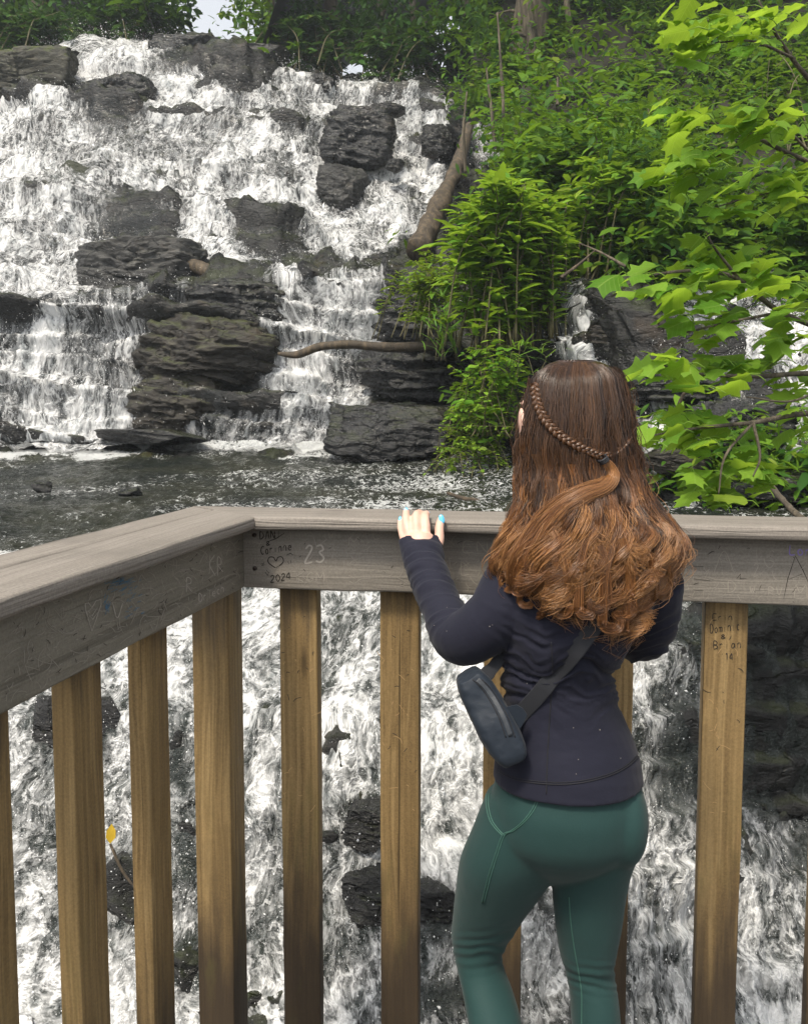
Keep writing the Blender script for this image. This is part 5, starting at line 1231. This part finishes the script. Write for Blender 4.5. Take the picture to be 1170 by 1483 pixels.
# ---- shoes (below the picture)
M_shoe = plain('white_trainer', (.55, .55, .53), .6, .1); M_sole = plain('rubber_sole', (.75, .74, .7), .7, .05)
for lg in (LLEG, RLEG):
    c = hring(*lg[-1])[0]; sh_, so_ = [], []
    for t_, hw, top in ((-.085, .026, .07), (-.07, .034, .09), (-.02, .037, .11), (.03, .037, .095), (.09, .042, .07), (.14, .042, .055), (.175, .032, .042), (.19, .016, .034)):
        sh_.append(((c[0], c[1] + t_, .02 + top / 2), (hw, 0, 0), (0, 0, top / 2))); so_.append(((c[0], c[1] + t_ * 1.02, .014), (hw + .004, 0, 0), (0, 0, .0135)))
    V, Fc = loft(resample(sh_, 24), 24, 2.6); shoe = mesh('shoe', V, Fc, M_shoe, person)
    V, Fc = loft(resample(so_, 24), 24, 4); mesh('sole', V, Fc, M_sole, shoe)

# ---- jacket
jt = [hring(*q, grow=.003) for q in TORSO]
AP = spline(np.array([PT(p[0], p[1], p[2]) for p in LARM]), 120)
AS = np.concatenate([[0], np.cumsum(np.linalg.norm(np.diff(AP, axis=0), axis=1))])
def jacket_disp(V, N):
    X, Y = to_px(V); d = np.zeros(len(V))
    tor = sstep(712, 735, X)
    wz = np.exp(-((Y - 985) / 52) ** 2) * tor + .35 * np.exp(-((Y - 930) / 60) ** 2) * tor
    c = (X - 812) / 90
    u = Y / 15. + .9 * c * c + .5 * fbm(np.c_[X / 60, Y / 60, X * 0], 3, .5, 3) * 4 - .55 * c
    d += wz * .0115 * (ridge(np.c_[X / 170, u, X * 0 + .5], 3, .5, 7) + .1)
    d += tor * .0018 * fbm(np.c_[X / 50, Y / 22, X * 0], 3, .5, 12)
    # gathers along the sleeve
    arm = (X < 735) & (Y < 975)
    if arm.any():
        Va = V[arm]; dd = np.linalg.norm(Va[:, None] - AP[None, ::2], axis=2); i = dd.argmin(1) * 2; s_ = AS[i] + np.einsum('ij,ij->i', Va - AP[i], unit(np.gradient(AP, axis=0))[i])
        f = s_ / AS[-1]
        amp = .0048 * sstep(.50, .64, f) * (1 - sstep(.90, .97, f)) + .003 * np.exp(-((f - .45) / .07) ** 2) + .0008
        ang = (Va - AP[i]) @ np.array([.75, -.2, .6]) / .04
        u = s_ * 46 + .8 * ang + 1.0 * fbm(Va * 14, 3, .5, 14)
        w = ridge(np.c_[u, ang * .45, s_ * 0 + 3.3], 3, .5, 15)
        d[arm] += amp * w
    return d
cuff = limbloft(LARM, .0035, 44, ((.1, -.8, .55), .72)); jp = [loft(resample(jt, 50)), cuff, limbloft(RARM, .0035, 40)]
jac, JV, JF, JN = fuse('jacket', jp, M_jacket, .0038, 5, person, jacket_disp)
jb_ = bvh_of(JV, JF)
seam('seam', [(798, 930), (800, 975), (797, 1020), (794, 1070), (792, 1110), (791, 1150)], M_dseam, jac, jb_, .0011)
seam('seam', [(722, 1118), (745, 1129), (775, 1134), (810, 1136), (845, 1133), (880, 1124), (905, 1112), (924, 1096)], M_dseam, jac, jb_, .0011)
seam('seam', [(722, 1115), (745, 1126), (775, 1131), (810, 1133), (845, 1130), (880, 1121), (905, 1109), (922, 1094)], M_dseam, jac, jb_, .0008)
r = np.random.default_rng(3); lint = Acc()
for X, Y in [(713, 905), (709, 907), (647, 880), (647, 914), (629, 906), (763, 990), (830, 1054), (868, 1057), (837, 1100), (834, 1121), (898, 1098), (750, 1092)]:
    P = onsurf(jb_, [(X, Y)], .0006)
    if len(P): V, Fc = ball(P[0], (.0007 * r.uniform(.6, 1.3), 0, 0), (0, .0006, 0), (0, 0, .0009 * r.uniform(.6, 1.4)), 2); mesh('lint', V, Fc, M_scratch, jac)

# ---- belt bag worn across the body
M_bag = fabric('dark_slate_nylon', (.007, .011, .018), (.016, .023, .034), .05, 5, .6, 420)
M_strap = fabric('black_webbing', (.010, .011, .014), (.022, .023, .028), .1, 6, .7, 500)
M_zip = plain('bag_zip', (.02, .024, .03), .45, .3, 300)
bag = empty('belt_bag', PT(708, 1040, 1.53).tolist()); tag(bag, 'small dark slate belt bag slung across the back of the woman', 'bag')
CL = [(677, 975, 1.545, 17), (680, 980, 1.545, 21), (689, 996, 1.54, 26), (702, 1021, 1.53, 28), (716, 1049, 1.515, 29), (729, 1073, 1.507, 28), (739, 1091, 1.503, 24), (743, 1099, 1.503, 18)]
Pb = np.array([PT(*q[:3]) for q in CL]); T, N, B = frames(Pb); rg = []
for i, q in enumerate(CL):
    vd = unit(Pb[i] - [0, 0, HC]); w = unit(np.cross(T[i], vd)); th = unit(np.cross(w, T[i])); hw = pxm(q[3], q[2])
    rg.append((Pb[i], w * hw, th * (.010 + .95 * min(hw, .026))))
def bag_disp(V, N): return .0024 * fbm(V * 45, 3, .5, 3) + .0012 * fbm(V * 18, 2, .5, 4)
pouch, PVt, PFc, PN = fuse('pouch', [loft(resample(rg, 40), 36, 4.2)], M_bag, .0028, 2, bag, bag_disp)
pb_ = bvh_of(PVt, PFc)
def ribbon(name, P, wpx, mat, parent, thick=.0018, side=None):
    P = np.asarray(P); T = unit(np.gradient(P, axis=0)); vd = unit(P - [0, 0, HC])
    Wv = unit(np.cross(T, vd)); Nn = unit(np.cross(Wv, T)); hw = np.broadcast_to(np.asarray(wpx, float), (len(P),)) / 2 * P[:, 1] / F
    V, Fc = loft([(P[i], Wv[i] * hw[i], Nn[i] * thick) for i in range(len(P))], 20, 5.)
    return mesh(name, V, Fc, mat, parent)
zp = onsurf(pb_, spline(np.c_[np.array([(691, 984), (704, 997), (718, 1018), (730, 1042), (739, 1066)], float), np.zeros(5)], 30)[:, :2], .0012)
ribbon('zipper', zp, 7, M_zip, bag, .0008)
for o_ in (-6.5, 6.5):
    zs = onsurf(pb_, spline(np.c_[np.array([(691 + o_, 984), (704 + o_, 997), (718 + o_, 1018), (730 + o_, 1042), (739 + o_, 1068)], float), np.zeros(5)], 30)[:, :2], .0005)
    if len(zs) > 4: V, Fc = tube(zs, .0011, 6); mesh('seam', V, Fc, M_dseam, bag)
sp_ = spline(np.c_[np.array([(752, 1038), (775, 1012), (800, 983), (830, 945), (858, 908), (885, 868), (905, 830), (915, 800)], float), np.zeros(8)], 60)[:, :2]
Ps = onsurf(jb_, sp_, .004)
start_ = np.linspace(0, 1, 8)[:, None] * (Ps[0] - PT(728, 1056, 1.50)) + PT(728, 1056, 1.50)
Ps = np.concatenate([start_[:-1], Ps])
kern = np.ones(7) / 7; Pp = np.pad(Ps, ((3, 3), (0, 0)), 'edge'); Ps = np.stack([np.convolve(Pp[:, i], kern, 'valid') for i in range(3)], -1)
ribbon('strap', Ps, 25, M_strap, bag, .002)
ribbon('strap_end', spline([PT(688, 990, 1.535), PT(706, 975, 1.55), PT(722, 955, 1.575), PT(731, 925, 1.60), PT(742, 890, 1.63), PT(752, 860, 1.66)], 24), [22] * 6 + [18] * 18, M_strap, bag, .002)
tabp = [(722, 1030), (735, 1024), (748, 1021), (757, 1026), (763, 1035), (757, 1049), (748, 1063), (740, 1062)]
c_ = PT(738, 1046, 1.497); tv = np.array([PT(x, y, 1.497) for x, y in tabp]); nb = np.array([0, .003, 0])
nt_ = len(tabp); V = np.concatenate([tv, tv + nb]); Fc = [list(range(nt_)), list(range(2 * nt_ - 1, nt_ - 1, -1))] + [[i, nt_ + i, nt_ + (i + 1) % nt_, (i + 1) % nt_] for i in range(nt_)]
mesh('strap_tab', V, Fc, M_bag, bag, smooth=False)

# ---- hair
LEV = np.array([520, 527, 535, 546, 575, 607, 640, 680, 715, 745, 775, 810, 845, 880, 925], float)
HL = np.array([812, 790, 779, 769, 762, 756, 753, 752, 752, 749, 737, 721, 721, 744, 800], float); HRr = np.array([856, 880, 892, 901, 908, 914, 917, 923, 935, 956, 980, 991, 978, 958, 928], float)
HD = np.array([1.605, 1.606, 1.606, 1.607, 1.61, 1.61, 1.61, 1.608, 1.60, 1.595, 1.59, 1.585, 1.582, 1.58, 1.58]); HB_ = np.array([.030, .050, .064, .078, .094, .104, .108, .108, .110, .118, .124, .128, .128, .128, .128])
def hair_pt(a, Y, lay=1.):
    """a: 0 left edge .. 1 right edge of the mane, Y: photo row, lay: 1 = outermost layer"""
    l, r_ = np.interp(Y, LEV, HL), np.interp(Y, LEV, HRr); c = (l + r_) / 2; hw = (r_ - l) / 2
    th = (a - .5) * np.pi
    X = c + hw * np.sin(th) * (.25 + .75 * lay); d = np.interp(Y, LEV, HD) - np.interp(Y, LEV, HB_) * np.cos(th) * lay
    return X, Y, d
def hair_mat(name, gloss=.32):
    t = NT(name); tint = t.attr('tint'); shd = t.attr('vary')
    c = t.ramp(tint, [(0., (.030, .014, .008)), (.35, (.050, .022, .010)), (.6, (.115, .044, .014)), (.82, (.24, .092, .026)), (1., (.42, .20, .068))])
    c = t.mix(t.range(shd, 0., 1.), t.mix(.55, c, (.012, .006, .004)), t.mix(.25, c, (.26, .13, .055)))
    t.set(base=c, rough=gloss, spec=.55)
    return t.m
M_hair = hair_mat('brown_to_copper_hair')
r = np.random.default_rng(11)
def strands(P, rad, k=3):
    """P (m,n,3), rad (n,) -> tubes"""
    m, n = P.shape[:2]; T, N, B = frames(P); a = np.arange(k) * 2 * np.pi / k
    V = P[:, :, None] + rad[None, :, None, None] * (np.cos(a)[:, None] * N[:, :, None] + np.sin(a)[:, None] * B[:, :, None])
    i = (np.arange(m)[:, None, None] * n + np.arange(n - 1)[None, :, None]) * k; j = np.arange(k)[None, None]
    Q = np.stack([i + j, i + (j + 1) % k, i + k + (j + 1) % k, i + k + j], -1).reshape(-1, 4)
    return V.reshape(-1, 3), Q
def bottom(a): return 11 * np.sin(a * 37.) + 7 * np.sin(a * 83.) + np.interp(a, [0, .08, .2, .3, .36, .42, .5, .6, .68, .76, .84, .92, 1], [832, 862, 866, 878, 896, 890, 868, 884, 922, 906, 868, 838, 812])
def px2w(X, Y, d): return PT(X, Y, d)
hair = Acc(); NS = 30
def clump(a0, lay, y0, y1, n, wave, curl, seed, tint_off=0., vary_off=0., spread=.035, fly=1.):
    q = np.random.default_rng(seed); t = np.linspace(0, 1, NS)
    Y = y0 + (y1 - y0) * t[None] + np.zeros((n, 1))
    len_j = q.normal(0, 15, (n, 1)) * t[None] ** 2; Y = Y + len_j
    da = q.normal(0, spread, (n, 1)) * (1.1 - q.uniform(.1, .75) * t[None] ** .8); dl = q.normal(0, .020, (n, 1)) * (1.2 - .5 * t[None])
    Yc = Y.copy()
    free = sstep(670, 800, Yc)
    a = np.clip(a0 + da, -.02, 1.02)
    X, _, d = hair_pt(np.broadcast_to(a, Y.shape), np.clip(Y, 518, 925), np.clip(lay + dl, .3, 1.12))
    ph = q.uniform(0, 6.28); fr = q.uniform(1.5, 2.3) / 160
    phi = ph + 6.28 * fr * (Yc - 660) + q.normal(0, .35, (n, 1))
    X = X + free * wave * np.sin(phi); d = d + free * wave * .9 * np.cos(phi) * 1.55 / F * .8
    # curl of the last stretch
    if a0 < .3: curl = abs(curl)
    if a0 > .72: curl = -abs(curl)
    u = np.clip((t[None] - .80) / .20, 0, 1); rho = abs(curl) * q.uniform(.8, 1.2, (n, 1)); sg = np.sign(curl)
    X = X + sg * rho * (1 - np.cos(u * 4.6)) * .9; Y = Y - rho * (u * 2.0 - np.sin(u * 4.6)) * .6 * (1 if abs(curl) > 0 else 0)
    d = d - .006 * np.sin(u * 4.6) * min(1, abs(curl) / 10)
    # loose flyaways
    fl = fly * (.8 + 2.6 * (q.random((n, 1)) > .86))
    X = X + fl * 2.2 * free * fbm(np.stack([Yc / 38 + q.uniform(0, 99, (n, 1)), Yc * 0 + q.uniform(0, 99, (n, 1)), Yc * 0], -1), 2, .5, seed)
    d = d + fl * .0022 * free * fbm(np.stack([Yc / 38 + q.uniform(0, 99, (n, 1)), Yc * 0 + q.uniform(0, 99, (n, 1)), Yc * 0 + 7], -1), 2, .5, seed)
    X = X + 5.5 * sstep(545, 640, Yc) * (1 - .5 * free) * np.sin(6.28 * (Yc - 540) / q.uniform(70, 130) + ph) * q.uniform(.3, 1)
    X = X + fl * 1.5 * (1 - free) * fbm(np.stack([Yc / 50 + q.uniform(0, 99, (n, 1)), Yc * 0 + q.uniform(0, 99, (n, 1)), Yc * 0], -1), 2, .5, seed + 1)
    P = px2w(X, Y, d)
    dy_ = q.normal(0, 32); tint = np.clip(.18 + .80 * sstep(650, 810, Yc + dy_) + tint_off + q.normal(0, .10, (n, 1)), 0, 1)
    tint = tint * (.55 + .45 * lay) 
    vary = np.clip(.5 + q.normal(0, .18, (n, 1)) + np.zeros_like(Yc) + tint_off * .5 + vary_off, 0, 1)
    rad = np.interp(t, [0, .1, .7, 1], [.0005, .00055, .0005, .0002])
    V, Q = strands(P, rad)
    hair.add(V, Q, tint=np.repeat(tint.ravel(), 3), vary=np.repeat(vary.ravel(), 3))
sd = 100
for k in range(150):      # mane seen from behind: from the parting over the head and down the back
    a0 = np.clip((k + r.random()) / 150, .01, .99); lay = r.choice([1.01, .98, .93, .86, .80])
    yb = bottom(a0) - abs(r.normal(0, 38)) * (lay > .9)
    ed = abs(a0 - .5) * 2
    y0 = 522 + 26 * ed ** 2.5 + r.uniform(0, 8)
    clump(a0, lay, y0, yb, 84, r.uniform(3, 12), r.choice([-1, 1]) * r.uniform(5, 17), sd + k, r.normal(-.05, .14), r.normal(-.04, .14), .0135)
for k in range(58):       # fuller outer locks over the shoulders
    a0 = r.uniform(.02, .98); clump(a0, r.uniform(.99, 1.07), r.uniform(630, 720), bottom(a0) - abs(r.normal(0, 34)), 70, r.uniform(6, 17), r.choice([-1, 1]) * r.uniform(7, 16), 400 + k, r.normal(.05, .16), r.normal(.05, .16), .012)
for k in range(70):       # fine loose hairs
    a0 = r.uniform(0, 1); clump(a0, 1.03, r.uniform(530, 700), bottom(a0) + r.normal(0, 18), 9, r.uniform(4, 12), r.choice([-1, 1]) * r.uniform(2, 14), 600 + k, r.normal(.05, .1), .05, .05, 4.5)
hair.build('hair', M_hair, person)
# dark under layer that closes the mane
aa = np.linspace(0, 1, 60); yy = np.linspace(521, 872, 90); A_, Y_ = np.meshgrid(aa, yy)
Yb = 521 + (Y_ - 521) * (np.clip(bottom(A_) - 34, 0, 2000) - 521) / (872 - 521)
X, _, d = hair_pt(A_, Yb, .90 + .02 * fbm(np.stack([A_ * 30, Yb / 60, A_ * 0], -1), 2, .5, 5))
Vf = PT(X, Yb, d); Vb = PT(X, Yb, d * 0 + np.interp(Yb, LEV, HD) + .004 - .0 * d)
V = np.concatenate([Vf.reshape(-1, 3), Vb.reshape(-1, 3)]); G = grid_faces(90, 60); nn_ = 90 * 60
edge_idx = np.concatenate([np.arange(60), np.arange(59, nn_, 60)[1:], np.arange(nn_ - 1, nn_ - 61, -1)[1:], np.arange(nn_ - 60, 0, -60)[1:]])
e2 = np.roll(edge_idx, -1)
Q = np.concatenate([G, G[:, ::-1] + nn_, np.stack([edge_idx, e2, e2 + nn_, edge_idx + nn_], -1)])
tn = .12 + .45 * sstep(700, 830, np.concatenate([Yb.ravel(), Yb.ravel()]))
mesh('hair_underlayer', V, Q, M_hair, person, attrs={'tint': tn, 'vary': np.full(len(V), .25)})
# braid, tie and the loose golden tail
def lift_path(pts, n, off=-.006):
    P = spline(np.c_[np.array(pts, float), np.zeros(len(pts))], n)[:, :2]; out = []
    for X, Y in P:
        l, r_ = np.interp(Y, LEV, HL), np.interp(Y, LEV, HRr); s_ = np.clip((X - (l + r_) / 2) / ((r_ - l) / 2), -.985, .985)
        d = np.interp(Y, LEV, HD) - np.interp(Y, LEV, HB_) * math.sqrt(1 - s_ * s_) + off; out.append(PT(X, Y, d))
    return np.array(out)
def braid(pts, w0, w1, turns, name):
    n = 150; P = lift_path(pts, n, -.007); T = unit(np.gradient(P, axis=0)); vd = unit(P - [0, 0, HC]); Wv = unit(np.cross(T, vd)); Nn = np.cross(Wv, T)
    t = np.linspace(0, 1, n); w = (w0 + (w1 - w0) * t) * 1.5 / F; acc = Acc(); q = np.random.default_rng(9)
    for s in range(3):
        ph = 2 * np.pi * turns * t + s * 2 * np.pi / 3
        C = P + Wv * (w * .62 * np.sin(ph))[:, None] - Nn * 0 + vd * (-w * .34 * np.sin(2 * ph) - .001)[:, None]
        m = 34; a = q.uniform(0, 6.28, (m, 1)); rr_ = np.sqrt(q.random((m, 1))) * .50
        tw = a + t[None] * 4
        S = C[None] + (rr_ * w[None])[..., None] * (np.cos(tw)[..., None] * Wv[None] + np.sin(tw)[..., None] * Nn[None]) 
        V, Q = strands(S, np.full(n, .0007)); acc.add(V, Q, tint=np.repeat(np.clip(.50 + q.normal(0, .08, (m, 1)) + 0 * t[None], 0, 1).ravel(), 3), vary=np.repeat(np.clip(.68 + q.normal(0, .16, (m, 1)) + 0 * t[None], 0, 1).ravel(), 3))
        V, Fc = tube(C, w * .46, 8, cap=False); acc.add(V, Fc, tint=np.full(len(V), .38), vary=np.full(len(V), .45))
    acc.build(name, M_hair, person)
braid([(774, 556), (777, 580), (786, 603), (803, 624), (826, 641), (850, 653), (872, 662)], 7.5, 6, 7, 'braid')
braid([(912, 632), (903, 645), (890, 655), (875, 661)], 4, 4.5, 3, 'braid')
def tail(pts, w, n, tint, seed, off=-.012):
    q = np.random.default_rng(seed); m = 40; C = lift_path(pts, m, off); T = unit(np.gradient(C, axis=0)); vd = unit(C - [0, 0, HC]); Wv = unit(np.cross(T, vd)); Nn = np.cross(Wv, T)
    t = np.linspace(0, 1, m); ww = np.interp(t, np.linspace(0, 1, len(w)), w) * 1.5 / F; a = q.uniform(0, 6.28, (n, 1)); rr_ = np.sqrt(q.random((n, 1)))
    x = rr_ * np.cos(a); y = rr_ * np.sin(a) * .5
    wig = fbm(np.stack([t[None] * 3 + q.uniform(0, 50, (n, 1)), t[None] * 0 + q.uniform(0, 50, (n, 1)), t[None] * 0 + np.zeros((n, 1))], -1), 2, .5, seed) * t[None] * 1.1
    S = C[None] + ((x + wig) * ww[None])[..., None] * Wv[None] + (y * ww[None])[..., None] * Nn[None]
    V, Q = strands(S, np.interp(t, [0, .8, 1], [.0005, .0005, .0002]))
    ti = np.clip(tint + q.normal(0, .09, (n, 1)) + 0 * t[None] - .15 * t[None], 0, 1); va = np.clip(.62 + q.normal(0, .18, (n, 1)) + 0 * t[None], 0, 1)
    ha = Acc(); ha.add(V, Q, tint=np.repeat(ti.ravel(), 3), vary=np.repeat(va.ravel(), 3)); return ha
lt_ = tail([(873, 666), (882, 678), (885, 692), (874, 704), (848, 714), (815, 734), (788, 762), (768, 795), (752, 826), (744, 848)], [6, 9, 11, 11, 12, 14, 16, 17, 15, 8], 900, 1.0, 21)
ringlets = lt_
q_ = np.random.default_rng(31)
def ringlet(x0, y0, x1, y1, rad, sg, w, tint, seed, turns=1.15, off=-.014):
    """a lock that drops from (x0,y0) and rolls up into an open curl at (x1,y1)"""
    ph = np.linspace(0, turns * 2 * np.pi, 14); k = 1 - .45 * ph / ph[-1]
    cx, cy = x1 - sg * rad, y1
    loop = [(cx + sg * rad * k_ * math.cos(p), cy + rad * k_ * math.sin(p) * .95) for p, k_ in zip(ph, k)]
    w = w * q_.uniform(.6, 1.); pts = [(x0, y0), (x0 * .55 + x1 * .45 + sg * 4, y0 * .6 + y1 * .4)] + loop
    h = tail(pts, [w * .8, w, w * 1.05, w, w * .9, w * .8, w * .5], 70, tint - .1 + q_.normal(0, .08), seed, off)
    for v_, f_ in zip(h.V, h.F): ringlets.V.append(v_); ringlets.F.append(f_ - 0 + ringlets.n)
    for k2 in h.A: ringlets.A[k2] += h.A[k2]
    ringlets.n += h.n
for i, (x0, y0, x1, y1, rad, sg, w, ti) in enumerate([(745, 770, 752, 842, 15, 1, 8, .9), (758, 780, 742, 850, 11, -1, 7, .82), (770, 770, 752, 868, 13, -1, 7, .85), (800, 770, 826, 850, 21, 1, 10, .95), (812, 780, 802, 880, 14, -1, 8, .9), (790, 800, 786, 885, 12, 1, 7, .8),
        (850, 780, 838, 880, 14, -1, 8, .8), (868, 790, 880, 870, 16, 1, 8, .85), (885, 790, 872, 900, 14, -1, 8, .92), (900, 780, 915, 880, 17, 1, 9, .9), (925, 770, 942, 862, 19, 1, 9, .95), (930, 790, 905, 908, 12, -1, 7, .85), (950, 760, 968, 842, 16, 1, 8, .88), (965, 745, 988, 806, 14, 1, 7, .95), (958, 770, 950, 855, 13, -1, 7, .8), (738, 790, 734, 826, 9, -1, 6, .85)]):
    ringlet(x0, y0, x1, y1, rad, sg, w, ti, 50 + i, q_.uniform(.35, .75))
ringlets.build('loose_tail', M_hair, person)
M_tie = plain('black_hair_tie', (.012, .012, .015), .6, .2, 200)
c_ = lift_path([(871, 663), (875, 669)], 2, -.014); ax_ = unit(c_[1] - c_[0]); vd = unit(c_[0] - [0, 0, HC]); w_ = unit(np.cross(ax_, vd)); th = np.linspace(0, 6.6 * np.pi, 70)
V, Fc = tube((c_[0] + c_[1]) / 2 + .0075 * (np.cos(th)[:, None] * w_ + np.sin(th)[:, None] * np.cross(w_, ax_)) + (th / 20.7 - .5)[:, None] * .009 * ax_, .0022, 6); mesh('hair_tie', V, Fc, M_tie, person)
# =================================================================== light
w = bpy.data.worlds.new('World'); scene.world = w; w.use_nodes = True
nt = w.node_tree; bg = nt.nodes['Background']
sky = nt.nodes.new('ShaderNodeTexSky'); sky.sky_type = 'NISHITA'; sky.sun_disc = False
EL, AZ = math.radians(58), math.radians(-150)      # sun high, behind the viewer's left shoulder
sky.sun_elevation = EL; sky.sun_rotation = AZ; sky.air_density = 1.; sky.dust_density = 3.; sky.ozone_density = 1.
hs = nt.nodes.new('ShaderNodeHueSaturation'); hs.inputs['Saturation'].default_value = .18
nt.links.new(sky.outputs[0], hs.inputs['Color']); nt.links.new(hs.outputs[0], bg.inputs[0]); bg.inputs[1].default_value = .105
sun = bpy.data.lights.new('sun', 'SUN'); so = bpy.data.objects.new('sun', sun); COL.objects.link(so)
sun.energy = 1.5; sun.angle = math.radians(10); sun.color = (1, .90, .74)
to = Vector((math.sin(AZ) * math.cos(EL), math.cos(AZ) * math.cos(EL), math.sin(EL)))
so.rotation_euler = (-to).to_track_quat('-Z', 'Y').to_euler()
vs = scene.view_settings; vs.view_transform = 'Standard'; vs.look = 'None'; vs.gamma = 1; vs.exposure = 1.45

# damp air over the falls
hm = bpy.data.materials.new('haze_air'); hm.use_nodes = True; hn = hm.node_tree; hn.nodes.remove(hn.nodes['Principled BSDF'])
pv = hn.nodes.new('ShaderNodeVolumePrincipled'); pv.inputs['Color'].default_value = (.80, .88, .95, 1); pv.inputs['Density'].default_value = .0018; pv.inputs['Anisotropy'].default_value = .2
hn.links.new(pv.outputs[0], hn.nodes['Material Output'].inputs['Volume'])
x0, x1, y0, y1, z0, z1 = -420, 420, -420, 420, -4.2, 38
hz_ = mesh('haze', [(x, y, z) for z in (z0, z1) for y in (y0, y1) for x in (x0, x1)], [(0, 2, 3, 1), (4, 5, 7, 6), (0, 1, 5, 4), (2, 6, 7, 3), (0, 4, 6, 2), (1, 3, 7, 5)], hm, smooth=False)
tag(hz_, kind='stuff')
